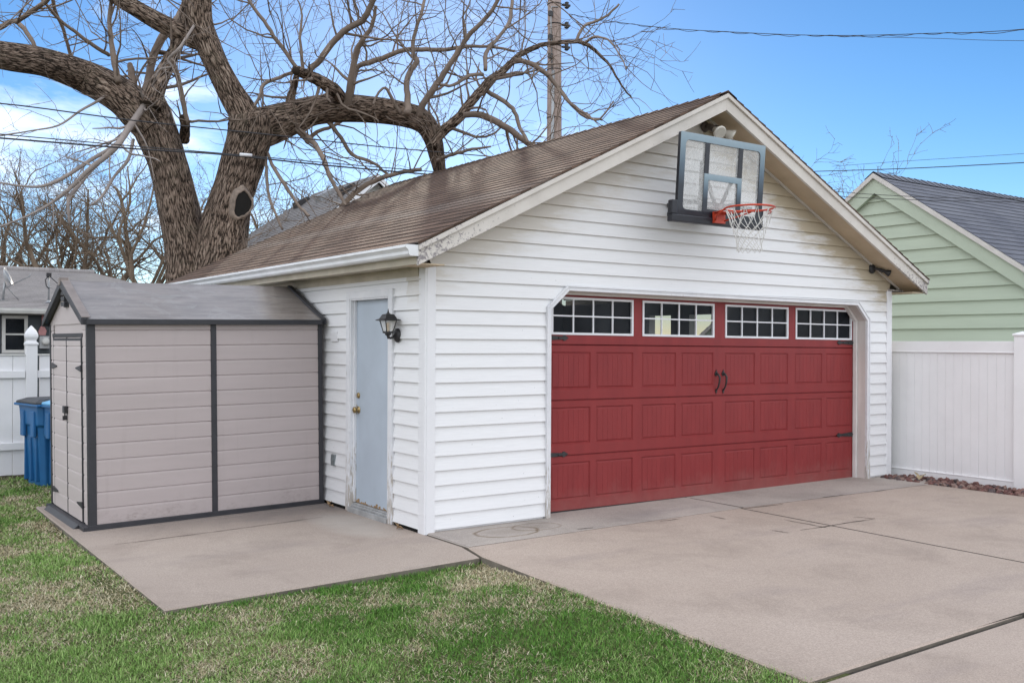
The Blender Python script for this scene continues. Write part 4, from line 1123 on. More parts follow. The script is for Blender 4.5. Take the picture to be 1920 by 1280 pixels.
for i in range(60):
    xa = hx-.12+i*.18
    for s_ in (-1, 1): mb.quad((xa, ay, az+.028), (xa+.185, ay, az+.018), (xa+.185, ay+s_*.15, az+.018-.15*gs), (xa, ay+s_*.15, az+.028-.15*gs), 0, [(xa, 0), (xa+.18, 0), (xa+.18, .12), (xa, .12)])
mb.build('roof', 'slate', GH)
for s_ in (-1, 1):
    mb = MB()
    mb.prism([(ay, az-.0), (ay+s_*wid, az-gs*wid), (ay+s_*wid, az-gs*wid-.075), (ay, az-.075)], lambda u, w, t: (t, u, w), hx-.13, hx-.09); mb.build('rake_board', 'rakelite', GH)
    mb = MB()
    mb.prism([(ay, az-.075), (ay+s_*(wid-.1), az-gs*(wid-.1)-.075), (ay+s_*(wid-.1), az-gs*(wid-.1)-.30), (ay, az-.30)], lambda u, w, t: (t, u, w), hx-.085, hx-.024); mb.build('frieze_board', 'greentrim', GH)

# ------------------------------------------------------------------ neighbour's house, far left
NH = thing('neighbour_house', 'low dark slate sided house with light grey roof beyond the white fence', 'house', (-3, 18, 0))
ny0 = 16.0; ez = 2.30; rz_ = 3.42; ry = 20.2
mb = MB(); strips = []; z = -.1
while z < 2.2: strips.append((-14, 4.2, -14, 4.2, z, min(z+.16, 2.25), True)); z += .16
lap(mb, (0, ny0+.35, 0), (1, 0, 0), (0, -1, 0), strips, .018)
mb.box(-14, 4.2, ny0+.36, 24, -.1, 2.25); mb.build('wall', 'slatewall', NH)
mb = MB(); nC = 34; xl, xr_, xre = -14., 4.6, 1.75
for k in range(nC):
    t0, t1 = k/nC, (k+1)/nC+.0005
    xa, xb = xr_+(xre-xr_)*t0, xr_+(xre-xr_)*t1; y_a, y_b = ny0+(ry-ny0)*t0, ny0+(ry-ny0)*t1; z_a, z_b = ez+(rz_-ez)*t0, ez+(rz_-ez)*t1
    mb.quad((xl, y_a, z_a+.014), (xa, y_a, z_a+.014), (xb, y_b, z_b), (xl, y_b, z_b), 0, [(xl, t0*4.4), (xa, t0*4.4), (xb, t1*4.4), (xl, t1*4.4)])
    mb.quad((xl, y_a, z_a-.004), (xa, y_a, z_a-.004), (xa, y_a, z_a+.014), (xl, y_a, z_a+.014), 0, [(0, 0)]*4)
mb.add([(xr_, ny0, ez), (xr_, 24.4, ez), (xre, ry, rz_)], [[0, 1, 2]], 0, [[(0, 0), (8, 0), (4, 4.4)]])
mb.quad((xl, 24.4, ez), (xr_, 24.4, ez), (xre, ry, rz_), (xl, ry, rz_), 0, [(0, 0), (18, 0), (18, 4.4), (0, 4.4)])
mb.build('roof', 'grey', NH)
mb = MB(); mb.tube([(xl, ry, rz_+.02), (xre, ry, rz_+.02)], .07, 8); mb.build('ridge_cap', 'grey', NH)
mb = MB(); mb.prism([(ny0-.11, ez-.0), (ny0-.11, ez-.05), (ny0-.09, ez-.11), (ny0+.0, ez-.13), (ny0+.34, ez-.13), (ny0+.34, ez-.10), (ny0, ez-.02)], lambda u, w, t: (t, u, w), -14, xr_); mb.build('gutter', 'oldwhite', NH)
wx0, wx1, wz0, wz1 = -1.02, -.50, 1.32, 2.15
mb = MB(); yy = ny0+.30; fw = .07
mb.box(wx0, wx1, yy, yy+.07, wz1-fw, wz1); mb.box(wx0, wx1, yy, yy+.07, wz0, wz0+fw); mb.box(wx0, wx0+fw, yy, yy+.07, wz0+fw, wz1-fw); mb.box(wx1-fw, wx1, yy, yy+.07, wz0+fw, wz1-fw); mb.box(wx0+fw, wx1-fw, yy+.01, yy+.06, (wz0+wz1)/2-.018, (wz0+wz1)/2+.018)
w = mb.build('window', 'oldwhite', NH)
mb = MB(); mb.box(wx0+.03, wx1-.03, yy+.018, yy+.026, wz0+.03, wz1-.03); mb.build('pane', 'glass', w)
def roofz(y): return ez+(rz_-ez)*(y-ny0)/(ry-ny0)
# satellite dish and mast mount on that roof
SDh = thing('satellite_dish', 'grey satellite dish on a bent mast on the light grey roof', 'satellite dish', (-.9, 17, roofz(17)))
y_ = 16.7; b0 = Vector((-.95, y_, roofz(y_)))
mb = MB(); mb.tube([b0, b0+Vector((.02, 0, .25)), b0+Vector((.04, -.02, .42))], .025, 8); mb.tube([b0+Vector((.03, 0, .36)), b0+Vector((.36, .1, -.0))], .010, 6); mb.box(b0.x-.08, b0.x+.1, y_-.06, y_+.06, b0.z-.01, b0.z+.012); mb.build('mast', 'metal', SDh)
mb = MB(); q = rotto((.80, -.25, .38)); cdsh = b0+Vector((.02, -.05, .50))
mb.lathe([(.0, .0), (.10, .012), (.2, .05), (.27, .09), (.268, .10), (.2, .06), (.10, .022), (.0, .012)], lambda x, y, h: cdsh+q@Vector((x*.8, y, h)), 22); mb.build('dish', 'meter', SDh)
mb = MB(); mb.tube([cdsh+Vector((.02, -.03, -.22)), cdsh+Vector((.50, -.16, .06)), cdsh+Vector((.50, -.16, .12))], .012, 6); mb.build('feed_arm', 'metal', SDh)
VM = thing('roof_mast', 'thin dark antenna mast on the light grey roof beside the shed peak', 'antenna', (-.1, 16.9, roofz(16.9)))
b0 = Vector((-.02, 16.6, roofz(16.6)))
mb = MB(); mb.tube([b0, b0+Vector((0, 0, .62))], .02, 8); mb.build('mast', 'metal', VM)
mb = MB(); mb.lathe([(.10, 0), (.05, .02), (.03, .06)], lambda x, y, h: b0+Vector((x, y, h)), 12); mb.build('flashing', 'metal', VM)
mb = MB(); mb.lathe([(.02, .34), (.07, .345), (.02, .37)], lambda x, y, h: b0+Vector((x, y, h)), 10); mb.build('collar', 'metal', VM)
mb = MB(); t_ = b0+Vector((0, 0, .62)); mb.tube([t_, t_+Vector((-.08, -.05, -.10)), t_+Vector((-.06, -.05, -.24)), t_+Vector((.0, -.05, -.30))], .012, 6); mb.tube([t_+Vector((-.03, 0, .03)), t_+Vector((.2, .05, -.17))], .01, 6); mb.box(t_.x-.05, t_.x+.05, t_.y-.04, t_.y+.04, t_.z-.03, t_.z+.06); mb.build('bracket', 'iron', VM)
EM = thing('electric_meter', 'round grey electric meter with pink tag on the dark slate wall', 'meter', (-.16, 16.3, 1.55))
mb = MB(); mb.box(-.27, -.07, 16.2, 16.335, 1.42, 1.70); mb.build('meter_box', 'meter', EM, .01)
mb = MB(); mb.lathe([(.085, 0), (.085, .05), (.06, .08), (.02, .085)], lambda x, y, h: (-.15+x, 16.2-h, 1.58+y), 18); mb.build('meter_dial', 'oldwhite', EM)
mb = MB(); mb.prism([(-.27, 1.72), (-.14, 1.72), (-.12, 1.82), (-.17, 1.92), (-.24, 1.92), (-.29, 1.80)], lambda u, w, t: (u, t, w), 16.26, 16.30); mb.tube([(-.2, 16.28, 1.92), (-.2, 16.28, 2.17)], .02, 8); mb.build('meter_tag', 'meterred', EM)

# ------------------------------------------------------------------ house behind the garage
HB = thing('far_house', 'grey roofed house with white gable peak seen over the brown garage roof', 'house', (9, 20, 0))
bx, bz, s2 = 9.1, 6.5, .80; ya, yb = 17.8, 22.2; hw = 4.6
mb = MB()
mb.box(bx-hw+.5, bx+hw-.5, ya+.35, yb+3.6, -.1, bz-s2*(hw-.5)-.2)
mb.poly([(bx-hw+.4, ya+.35, bz-s2*(hw-.4)-.1), (bx+hw-.4, ya+.35, bz-s2*(hw-.4)-.1), (bx, ya+.35, bz-.1)])
mb.build('wall', 'oldwhite', HB)
mb = MB(); nC = 46
for s_ in (-1, 1):
    for k in range(nC):
        a, b = hw*(1-k/nC), hw*(1-(k+1)/nC)
        P = lambda t, y, up: (bx+s_*t, y, bz-s2*t+up)
        mb.quad(P(a, ya, .018), P(a, yb+a, .018), P(b, yb+b, 0), P(b, ya, 0), 0, [(ya, -a), (yb, -a), (yb, -b), (ya, -b)]); mb.quad(P(a, ya, -.01), P(a, yb+a, -.01), P(a, yb+a, .018), P(a, ya, .018), 0, [(0, 0)]*4)
mb.add([(bx-hw, yb+hw, bz-s2*hw), (bx+hw, yb+hw, bz-s2*hw), (bx, yb, bz)], [[0, 1, 2]], 0, [[(0, 0), (8, 0), (4, 4)]])
mb.build('roof', 'grey2', HB)
for s_ in (-1, 1):
    mb = MB(); mb.prism([(bx, bz-.02), (bx+s_*hw, bz-s2*hw-.02), (bx+s_*hw, bz-s2*hw-.24), (bx, bz-.24)], lambda u, w, t: (u, t, w), ya-.05, ya); mb.build('rake_board', 'frame', HB)
for k, yv in enumerate((18.75, 20.3, 22.0)):
    mb = MB(); xv = bx-.55; zv = bz-s2*.55
    mb.prism([(xv-.20, zv-.16), (xv+.20, zv+.16), (xv+.14, zv+.26), (xv-.26, zv+.04)], lambda u, w, t: (u, t, w), yv-.2, yv+.2); mb.build('roof_vent', 'metal' if k == 1 else 'iron', HB)

# ------------------------------------------------------------------ utility pole and wires
UPo = thing('utility_pole', 'weathered wooden utility pole rising behind the brown garage roof', 'utility pole', (8.75, 9.3, -.1))
pc = at(1040, 250, 20.6); pxx, pyy = pc.x, pc.y
UPo.location = (pxx, pyy, -.1); WORLD[UPo.name] = Matrix.Translation((pxx, pyy, -.1))
mb = MB(); mb.tube([(pxx, pyy, -.1), (pxx, pyy, 4), (pxx-.02, pyy, 8), (pxx-.05, pyy, 12.5)], [.185, .170, .148, .125], 20); mb.build('pole_shaft', 'pole', UPo)
mb = MB(); cl = Vector((pxx-.13, pyy-.10, 0)); mb.tube([(cl.x-.02, cl.y, 2), (cl.x-.01, cl.y, 5.6), (cl.x+.0, cl.y, 7.4)], .035, 8); mb.tube([(cl.x-.03, cl.y, 7.4), (cl.x-.07, cl.y, 8.6), (cl.x-.05, cl.y, 8.75), (cl.x+.08, cl.y-.05, 8.75)], .014, 6); mb.build('cable_guard', 'metal', UPo)
for z in (6.42, 7.45, 7.95, 8.42, 8.85):
    mb = MB(); mb.tube([(pxx+.158*math.cos(a)-.02, pyy+.158*math.sin(a), z) for a in [2*math.pi*i/20 for i in range(21)]], .008, 5, caps=False); mb.build('band', 'iron', UPo)
for z in (8.85, 8.42, 7.95):
    mb = MB(); mb.bar((pxx+.12, pyy-.1, z), (pxx+.30, pyy-.13, z), .05, .04); mb.lathe([(.03, -.07), (.055, -.05), (.035, -.02), (.055, .0), (.035, .03), (.05, .055), (.02, .075)], lambda x, y, h, z=z: (pxx+.22+x, pyy-.12+y, z+h), 10); mb.build('insulator', 'iron', UPo)
for z in (8.6, 8.1, 7.7):
    mb = MB(); mb.bar((pxx-.16, pyy-.08, z), (pxx-.24, pyy-.1, z), .07, .10); mb.build('bolt', 'iron', UPo)

def wire(name, label, pts, r=.011, sag=0, twist=False, n=28, group='overhead cables'):
    """pts: a few 3-D points, smoothed as a sagging cable"""
    P = []
    for i in range(n+1):
        t = i/n*(len(pts)-1); k = min(int(t), len(pts)-2); f = t-k
        p0 = pts[max(k-1, 0)]; p1 = pts[k]; p2 = pts[k+1]; p3 = pts[min(k+2, len(pts)-1)]
        q = .5*((2*p1)+(p2-p0)*f+(2*p0-5*p1+4*p2-p3)*f*f+(3*p1-p0-3*p2+p3)*f**3); P.append(q)
    r *= .72; mb = MB(); mb.tube(P, r, 6)
    if twist:
        Q = []
        for i in range(160):
            t = i/159*n; k = min(int(t), n-1); q = P[k].lerp(P[k+1], t-k); Q.append(q+Vector((0, .013*math.sin(i*.9), .014*math.cos(i*.9)-.014+.008*math.sin(i*.23))))
        mb.tube(Q, r*.9, 5)
    return tag(mb.build(name, 'wire'), label, 'cable', group)
A = lambda *l: [at(*q) for q in l]
wire('power_line', 'uppermost thin cable crossing in front of the forked tree trunk', A((-1000, 100, 9.5), (-260, 176, 11), (0, 194, 11.7), (250, 226, 12.6), (500, 252, 13.6), (720, 276, 14.6), (960, 297, 16)), .012)
wire('power_line', 'upper cable of the close pair crossing low over the tree trunk', A((-1000, 180, 9.5), (-260, 232, 11), (0, 252, 11.7), (250, 274, 12.6), (420, 288, 13.3), (620, 306, 14), (860, 326, 15.2)), .010)
wire('power_line', 'lower thicker cable of the close pair crossing the tree trunk', A((-1000, 188, 9.5), (-260, 240, 11), (0, 259, 11.7), (250, 279, 12.6), (420, 290, 13.3), (620, 311, 14), (860, 332, 15.2)), .016)
o = MB(); p, q = at(450, 290, 13.35), at(472, 291.5, 13.45); o.tube([p, q], .024, 8); tag(o.build('cable_sleeve', 'frame'), 'short white splice sleeve on the cable across the tree trunk', 'splice')
wire('service_drop', 'twisted cable running from the pole top to the upper right sky', A((1064, 26, 20.4), (1130, 38, 20), (1250, 53, 19), (1400, 62, 18), (1560, 67, 17), (1740, 63, 16), (1990, 49, 15), (3000, -60, 12.5)), .0085, twist=True)
wire('power_line', 'faint thin cable just under the twisted one at upper right', A((1330, 58, 20), (1500, 66, 19), (1740, 72, 17.5), (1990, 77, 16), (3000, 70, 13)), .006)
wire('power_line', 'thin dark wire crossing the sky above the green house ridge', A((1430, 324, 24), (1545, 321, 23), (1700, 316, 21), (1920, 305, 19), (2050, 297, 18), (3000, 240, 15)), .014)
wire('power_line', 'faint wire high over the green house roof', A((1560, 312, 26), (1700, 302, 24), (1860, 292, 22), (1990, 283, 21), (3000, 210, 17)), .007)
wire('power_line', 'upper of two thin wires passing before the green gable', A((1500, 352, 13.6), (1600, 362, 13.2), (1720, 369, 12.7), (1850, 372, 12.3), (2000, 372, 12), (2400, 368, 11.2)), .006)
wire('power_line', 'lower of two thin wires passing before the green gable', A((1500, 366, 13.6), (1600, 370, 13.2), (1720, 375, 12.7), (1850, 378, 12.3), (2000, 380, 12), (2400, 378, 11.2)), .006)

# ------------------------------------------------------------------ trees
class Grower:
    def __init__(s, seed): s.r = random.Random(seed); s.mb = MB(); s.n = 0
    def dirjit(s, d, a): 
        r = s.r; v = Vector((r.gauss(0, 1), r.gauss(0, 1), r.gauss(0, 1))); v -= d*v.dot(d)
        return (d+v.normalized()*math.tan(a)).normalized()
    def branch(s, p, d, length, rad, lev, up=.08, wig=.22, kids=None, sides=None, minr=.004, droop=0, mi=0, spread=(.5, 1.1), kd=2.2, kl=(.35, .7)):
        r = s.r; nseg = max(3, int(length/(.16+.10*(lev == 0)))); seg = length/nseg; pts = [Vector(p)]; rads = [rad]; d = Vector(d).normalized()
        for i in range(nseg):
            d = s.dirjit(d, abs(r.gauss(0, wig))); d = (d+Vector((0, 0, up-droop*(i/nseg)))).normalized()
            pts.append(pts[-1]+d*seg); rads.append(max(minr*.6, rad*(1-.72*(i+1)/nseg)))
        s.mb.tube(pts, rads, sides or (6 if rad > .03 else 4 if rad > .011 else 3), mi, caps=False); s.n += 1
        if lev <= 0: return pts
        nk = max(1, int(length*kd*r.uniform(.7, 1.3)))
        for k in range(nk):
            t = r.uniform(.18, 1.0); i = min(int(t*nseg), nseg-1); q = pts[i].lerp(pts[i+1], t*nseg-i)
            dd = s.dirjit((pts[i+1]-pts[i]).normalized(), r.uniform(*spread))
            rr2 = max(minr, rads[i]*r.uniform(.40, .68)); ll = length*r.uniform(*kl)*(1.1-.4*t)
            s.branch(q, dd, max(ll, .15), rr2, lev-1, up, wig*1.05, None, None, minr, droop, mi, spread, kd*1.15, kl)
        return pts
    def twigs_along(s, pts, rads, dens, lev, lr=(.5, 1.6), mi=0, up=.06, droop=0, rf=.35, bias=None, minr=.004, rmax=.03):
        r = s.r
        for a, b, ra in zip(pts, pts[1:], rads):
            a = Vector(a); b = Vector(b); ln = (b-a).length; k = int(ln*dens+r.random())
            for _ in range(k):
                q = a.lerp(b, r.random()); d = s.dirjit((b-a).normalized(), r.uniform(.7, 1.5))
                if bias is not None: d = (d+Vector(bias)*r.uniform(.2, .8)).normalized()
                s.branch(q, d, r.uniform(*lr), min(rmax, max(minr*1.4, ra*rf*r.uniform(.5, 1))), lev, up, .24, minr=minr, droop=droop, mi=mi)

GIRTH = .91
def trace(pl, D0=15.2, dd=0., smooth=4):
    """pl [(px,py,width_px[,depth offset])] -> smoothed centre line and radii in metres"""
    P = []; Rr = []
    n = len(pl)
    for i, q in enumerate(pl):
        off = q[3] if len(q) > 3 else dd*i/max(1, n-1)
        D = D0+off; P.append(at(q[0], q[1], D)); Rr.append(q[2]*.5*D/FPX*GIRTH)
    out, rad = [], []
    for k in range(n-1):
        p0 = P[max(k-1, 0)]; p1 = P[k]; p2 = P[k+1]; p3 = P[min(k+2, n-1)]
        for j in range(smooth):
            f = j/smooth
            out.append(.5*((2*p1)+(p2-p0)*f+(2*p0-5*p1+4*p2-p3)*f*f+(3*p1-p0-3*p2+p3)*f**3)); rad.append(Rr[k]+(Rr[k+1]-Rr[k])*f)
    out.append(P[-1]); rad.append(Rr[-1]); return out, rad
BT = thing('bare_tree', 'huge bare forked tree with thick bark limbs rising behind the garage', 'tree', tuple(at(385, 815, 15.2)))
base_w = Matrix.Translation(BT.location)
def bumpy(mb, pts, rad, n=22, seed=1, amp=.05):
    """trunk tube with uneven girth"""
    o = len(mb.v); mb.tube(pts, rad, n, caps=True); r = random.Random(seed)
    ph = [r.uniform(0, 6.28) for _ in range(6)]
    k = len(pts)
    for i in range(k):
        for j in range(n):
            th = 2*math.pi*j/n; v = Vector(mb.v[o+i*n+j]); c = Vector(pts[i]); s = 1+amp*(math.sin(3*th+ph[0]+i*.25)+.7*math.sin(5*th+ph[1]-i*.4)+.5*math.sin(2*th+ph[2]+i*.55))
            mb.v[o+i*n+j] = tuple(c+(v-c)*s)
mb = MB()
T1 = trace([(372, 850, 175), (366, 700, 120), (362, 560, 98), (353, 480, 92), (341, 420, 86), (328, 360, 80), (312, 300, 78), (296, 255, 84), (284, 215, 88), (276, 190, 70)], 15.2, smooth=5)
T2 = trace([(398, 850, 150), (400, 700, 120), (404, 560, 106), (414, 490, 104), (421, 430, 98), (432, 380, 88), (446, 330, 84), (459, 285, 88), (472, 245, 96), (474, 222, 84)], 15.1, smooth=5)
bumpy(mb, *T1, 26, 1, .035); bumpy(mb, *T2, 26, 2, .035)
TR = mb.build('trunk', 'bark', BT)
# hollow left by a lost limb
hc = at(456, 383, 14.80); ax = (CAM-hc).normalized(); ax = (ax+RT*.55-UP*.05).normalized(); q = rotto(ax); hs = .18
# local frame with its long axis upright
ux = Vector((0, 0, 1)).cross(ax).normalized(); uy = ax.cross(ux)
def HF(x, y, h):
    a_ = math.atan2(y, x); k_ = 1+.12*math.sin(2*a_+.8)+.09*math.sin(3*a_+2)+.05*math.sin(5*a_+1)+.03*math.sin(9*a_)
    return hc+ux*(x*hs*.72*k_)+uy*(y*hs*1.18*k_)+ax*(h*hs)
mb = MB(); mb.lathe([(1.7, -1.35), (1.45, -.6), (1.24, -.20), (1.13, -.04), (1.03, -.01), (.97, -.07), (.94, -.22)], HF, 26)
mb.build('knot_collar', 'heal', BT)
mb = MB(); mb.lathe([(.80, -1.15), (1.0, -.12)], HF, 26); mb.build('hollow', 'dark', BT)
limbs = {
 'L1': [(292, 240, 84), (258, 205, 84), (215, 172, 74), (150, 140, 64), (75, 116, 58, -.9), (0, 104, 56, -1.4), (-120, 78, 50, -2)],
 'R1': [(468, 240, 78), (452, 205, 60), (432, 170, 52), (408, 125, 50), (390, 85, 50), (376, 45, 52), (371, 0, 54), (368, -90, 48)],
 'R1b': [(385, 78, 44), (350, 66, 42), (315, 50, 38), (285, 34, 36), (250, 14, 34), (215, -8, 32), (150, -60, 28)],
 'R2': [(470, 245, 92), (505, 236, 80), (545, 222, 68), (590, 208, 60), (645, 203, 56), (700, 205, 54), (755, 214, 50), (793, 230, 48), (812, 262, 38), (820, 295, 32), (826, 328, 24)],
}
# limb: (trace, depth base)
lim_pts = {}
for k, pl in limbs.items():
    P, Rr = trace(pl, 15.15, .9 if k == 'R2' else -.3, 5); lim_pts[k] = (P, Rr); mb = MB(); bumpy(mb, P, Rr, 18, len(pl), .035); mb.build('limb', 'bark', BT)
second = [
 [(284, 200, 42), (296, 160, 36), (315, 120, 28), (330, 90, 26), (345, 50, 24), (352, 0, 22), (358, -60, 20)],
 [(272, 180, 20), (278, 150, 17), (288, 105, 17), (305, 70, 17), (330, 40, 16), (345, 10, 14), (362, -50, 12)],
 [(252, 165, 16), (247, 135, 15), (243, 120, 10)],
 [(345, 262, 24), (348, 240, 20), (345, 222, 20)],
 [(352, 232, 9), (343, 190, 11), (335, 150, 11), (328, 128, 12), (322, 110, 10)],
 [(222, 155, 13), (213, 110, 13), (208, 70, 10), (206, 30, 9), (212, -20, 7)],
 [(138, 130, 8), (132, 105, 7), (120, 60, 7), (105, 25, 8), (98, -5, 8), (90, -40, 6)],
 [(68, 108, 10), (62, 80, 9), (45, 55, 10), (25, 40, 9), (0, 52, 11), (-40, 70, 10)],
 [(30, 42, 10), (55, 25, 10), (80, 8, 10), (105, -15, 9)],
 [(205, 104, 8), (175, 85, 8), (140, 60, 7), (105, 30, 6), (80, 0, 5)],
 [(640, 185, 26), (625, 168, 28), (600, 152, 25), (570, 138, 22), (556, 132, 18)],
 [(575, 138, 13), (600, 112, 13), (622, 82, 13), (650, 55, 13), (680, 38, 13), (695, 10, 12), (712, -30, 10)],
 [(560, 134, 8), (545, 112, 9), (520, 78, 9), (495, 40, 8), (470, 5, 7), (455, -30, 6)],
 [(558, 134, 11), (552, 160, 14), (545, 185, 18), (541, 212, 22)],
 [(556, 134, 8), (525, 145, 8), (495, 158, 8), (487, 180, 7), (478, 200, 6)],
 [(651, 198, 20), (655, 172, 16), (660, 140, 14), (668, 100, 14), (680, 75, 11), (697, 50, 9), (705, 12, 7)],
 [(655, 198, 13), (660, 172, 11), (670, 128, 10), (690, 118, 12), (725, 107, 11), (752, 95, 10), (790, 93, 10), (830, 94, 9), (870, 88, 8), (915, 88, 6), (965, 96, 5)],
 [(764, 212, 16), (765, 195, 14), (763, 160, 12), (768, 135, 12), (782, 115, 11), (775, 100, 9), (776, 70, 8), (790, 25, 7), (800, -20, 6)],
 [(786, 218, 16), (793, 195, 14), (815, 165, 14), (838, 130, 12), (860, 95, 11), (880, 65, 10), (905, 40, 9), (928, 10, 8), (945, -30, 7)],
 [(810, 275, 24), (830, 246, 22), (860, 222, 21), (880, 195, 20), (900, 172, 18), (920, 150, 17), (945, 132, 15), (968, 108, 12), (1000, 90, 11), (1025, 83, 9), (1060, 79, 9), (1090, 80, 9), (1115, 95, 7), (1145, 125, 5), (1165, 160, 4), (1185, 185, 3)],
 [(870, 216, 12), (900, 215, 14), (935, 230, 14), (965, 250, 13), (990, 268, 12), (1030, 285, 9)],
 [(915, 172, 10), (945, 190, 10), (965, 210, 9), (975, 240, 8), (990, 268, 7)],
 [(905, 140, 8), (880, 142, 8), (850, 160, 7), (820, 158, 5)],
 [(965, 112, 9), (1000, 122, 11), (1030, 145, 9), (1055, 175, 7), (1090, 215, 6), (1130, 225, 4)],
 [(910, 132, 8), (912, 100, 9), (935, 70, 8), (955, 40, 8), (960, 5, 7), (963, -30, 5)],
 [(1080, 79, 7), (1095, 50, 6), (1130, 35, 5), (1160, 8, 4)],
 [(1098, 80, 6), (1115, 70, 6), (1140, 75, 4), (1160, 100, 3), (1175, 130, 3)],
 [(1045, 165, 7), (1070, 195, 7), (1100, 215, 6), (1122, 225, 4), (1150, 190, 3)],
 [(752, 214, 7), (735, 185, 7), (722, 165, 6), (708, 178, 5), (700, 195, 5)],
 [(555, 240, 12), (585, 265, 12), (605, 295, 10), (618, 330, 9), (640, 370, 7), (650, 385, 5)],
 [(612, 225, 9), (640, 258, 8), (660, 290, 8), (700, 305, 6), (730, 330, 5)],
 [(500, 285, 7), (515, 318, 8), (540, 355, 8), (560, 385, 6), (580, 405, 5)],
 [(498, 290, 6), (500, 330, 6), (508, 380, 6), (530, 430, 5)],
 [(640, 390, 12), (665, 362, 11), (700, 340, 10), (745, 325, 9), (790, 318, 8)],
 [(575, 268, 10), (590, 250, 9), (615, 240, 8), (640, 228, 7)],
 [(820, 300, 7), (850, 290, 7), (885, 280, 6), (920, 275, 4)],
]
GR = Grower(21)
for pl in second:
    P, Rr = trace(pl, 15.15+GR.r.uniform(-.5, .6), GR.r.uniform(-1.2, 1.2), 4)
    big = max(Rr) > .085; 
    P2 = [p+Vector((GR.r.gauss(0, .004), GR.r.gauss(0, .006), GR.r.gauss(0, .004))) for p in P]; P2[0] = P[0]
    if big:
        mb = MB(); bumpy(mb, P2, Rr, 12, 3, .03); mb.build('limb', 'bark', BT)
    else: GR.mb.tube(P2, Rr, 8 if max(Rr) > .04 else 6, caps=True)
    GR.twigs_along(P, Rr, 5.6, 2, (.5, 1.6), rf=.5, minr=.0048)
for k, (dn, bias) in {'L1': (2.4, (0, 0, .35)), 'R1': (1.4, None), 'R1b': (1.8, (0, 0, .2)), 'R2': (2.4, (0, 0, .2))}.items():
    GR.twigs_along(*lim_pts[k], dn, 2, (.8, 2.0), rf=.07, bias=bias, minr=.0045, rmax=.022)
GR.twigs_along(lim_pts['R2'][0][4:], lim_pts['R2'][1][4:], 3.2, 2, (.7, 1.7), rf=.06, bias=(0, 0, -.9), droop=.10, up=0, rmax=.018)
# wispy twigs hanging in from the limbs above the frame
for i in range(46):
    p = at(GR.r.uniform(430, 1000) if i % 3 else GR.r.uniform(-50, 300), GR.r.uniform(-130, -30), GR.r.uniform(13.6, 16.6)); GR.branch(p, (GR.r.uniform(-.6, .9), GR.r.uniform(-.4, .4), -.7), GR.r.uniform(1.0, 2.2), GR.r.uniform(.008, .016), 2, .02, .16, minr=.0045)
GR.mb.build('crown', 'twig', BT)
# pale foreground boughs, hanging left
GP = Grower(5)
pale = [
 [(282, 178, 12), (266, 205, 14), (245, 235, 14), (222, 270, 13), (200, 292, 12), (165, 320, 10), (135, 350, 8), (90, 385, 6), (40, 410, 4), (0, 425, 4)],
 [(228, 262, 9), (205, 280, 9), (170, 300, 8), (125, 330, 8), (85, 348, 7), (50, 350, 5), (0, 343, 4), (-50, 335, 3)],
 [(190, 300, 10), (165, 325, 10), (140, 358, 9), (128, 375, 8), (130, 420, 4)],
 [(380, 20, 5), (366, 45, 6), (345, 78, 6), (335, 92, 6), (315, 112, 6), (322, 125, 5), (300, 130, 4), (292, 145, 3)],
 [(250, 262, 7), (240, 300, 7), (215, 330, 6), (190, 370, 6), (170, 385, 4)],
 [(232, 150, 5), (190, 185, 6), (150, 208, 5), (110, 235, 4), (60, 245, 3), (0, 255, 3)],
]
for pl in pale:
    pl = [q+(.15-.95*min(1, i/3),) for i, q in enumerate(pl)]; P, Rr = trace(pl, 14.95, 0, 4); GP.mb.tube(P, Rr, 7, caps=True); GP.twigs_along(P, Rr, 2.6, 2, (.4, 1.3), rf=.5, minr=.0045, up=-.02)
GP.mb.build('crown', 'twiglite', BT)

def bare_tree(name, label, px, dep, base_py, hpx, seed, trunkw=.16, lean=0, group='bare trees behind the far roofs', mat='bgtwig', lev=4, kd=1.15, nst=4, fork=.28):
    D = dep; b = at(px, 700, D); b.z = -.1
    t = thing(name, label, 'tree', tuple(b), group)
    top = at(px, base_py-hpx, D).z; h = top+.1; g = Grower(seed)
    # trunk
    n = 8; P = [b]; r = g.r; d = Vector((lean, 0, 1)).normalized(); hf = max(.8, h*fork)
    for i in range(n): d = g.dirjit(d, abs(r.gauss(0, .05))); P.append(P[-1]+d*hf/n)
    mb = MB(); mb.tube(P, [trunkw*(1.25-.35*i/n) for i in range(n+1)], 10); mb.build('trunk', mat, t)
    for k in range(nst):
        dd = Vector((math.cos(2*math.pi*k/nst+r.random())*r.uniform(.35, 1.0), math.sin(2*math.pi*k/nst+r.random())*r.uniform(.35, 1.0), 1)).normalized()
        g.branch(P[-1], dd, (h-hf)*r.uniform(.75, 1.0), trunkw*r.uniform(.40, .62), lev, .03, .20, minr=.007, kd=2.05, spread=(.55, 1.2), kl=(.40, .66))
    g.mb.build('crown', mat, t)
for i, (px, dep, top, w, seed, lab) in enumerate([
    (12, 33, 390, .13, 31, 'bare tree at the far left edge above the light grey roof'),
    (58, 35, 365, .15, 32, 'bare upright tree over the satellite dish roof'),
    (95, 33, 350, .13, 33, 'dark bare tree above the antenna mast'),
    (190, 32, 335, .20, 34, 'stout bare tree with a thick straight trunk over the shed ridge'),
    (240, 34, 375, .13, 35, 'bare twiggy tree between the stout one and the huge trunk'),
    (318, 31, 320, .13, 36, 'leaning bare tree right against the huge forked trunk'),
    (540, 36, 335, .12, 37, 'small bare tree beside the far grey roof'),
    ]):
    bare_tree('bare_tree', lab, px, dep, 520, 520-top+60, seed, w*1.2, lean=(-.25 if i == 5 else 0))
bare_tree('bare_tree', 'thin bare tree peeping over the right slope of the garage roof', 1530, 30, 520, 230, 41, .07, lev=4, group='bare trees behind the far roofs', nst=4)

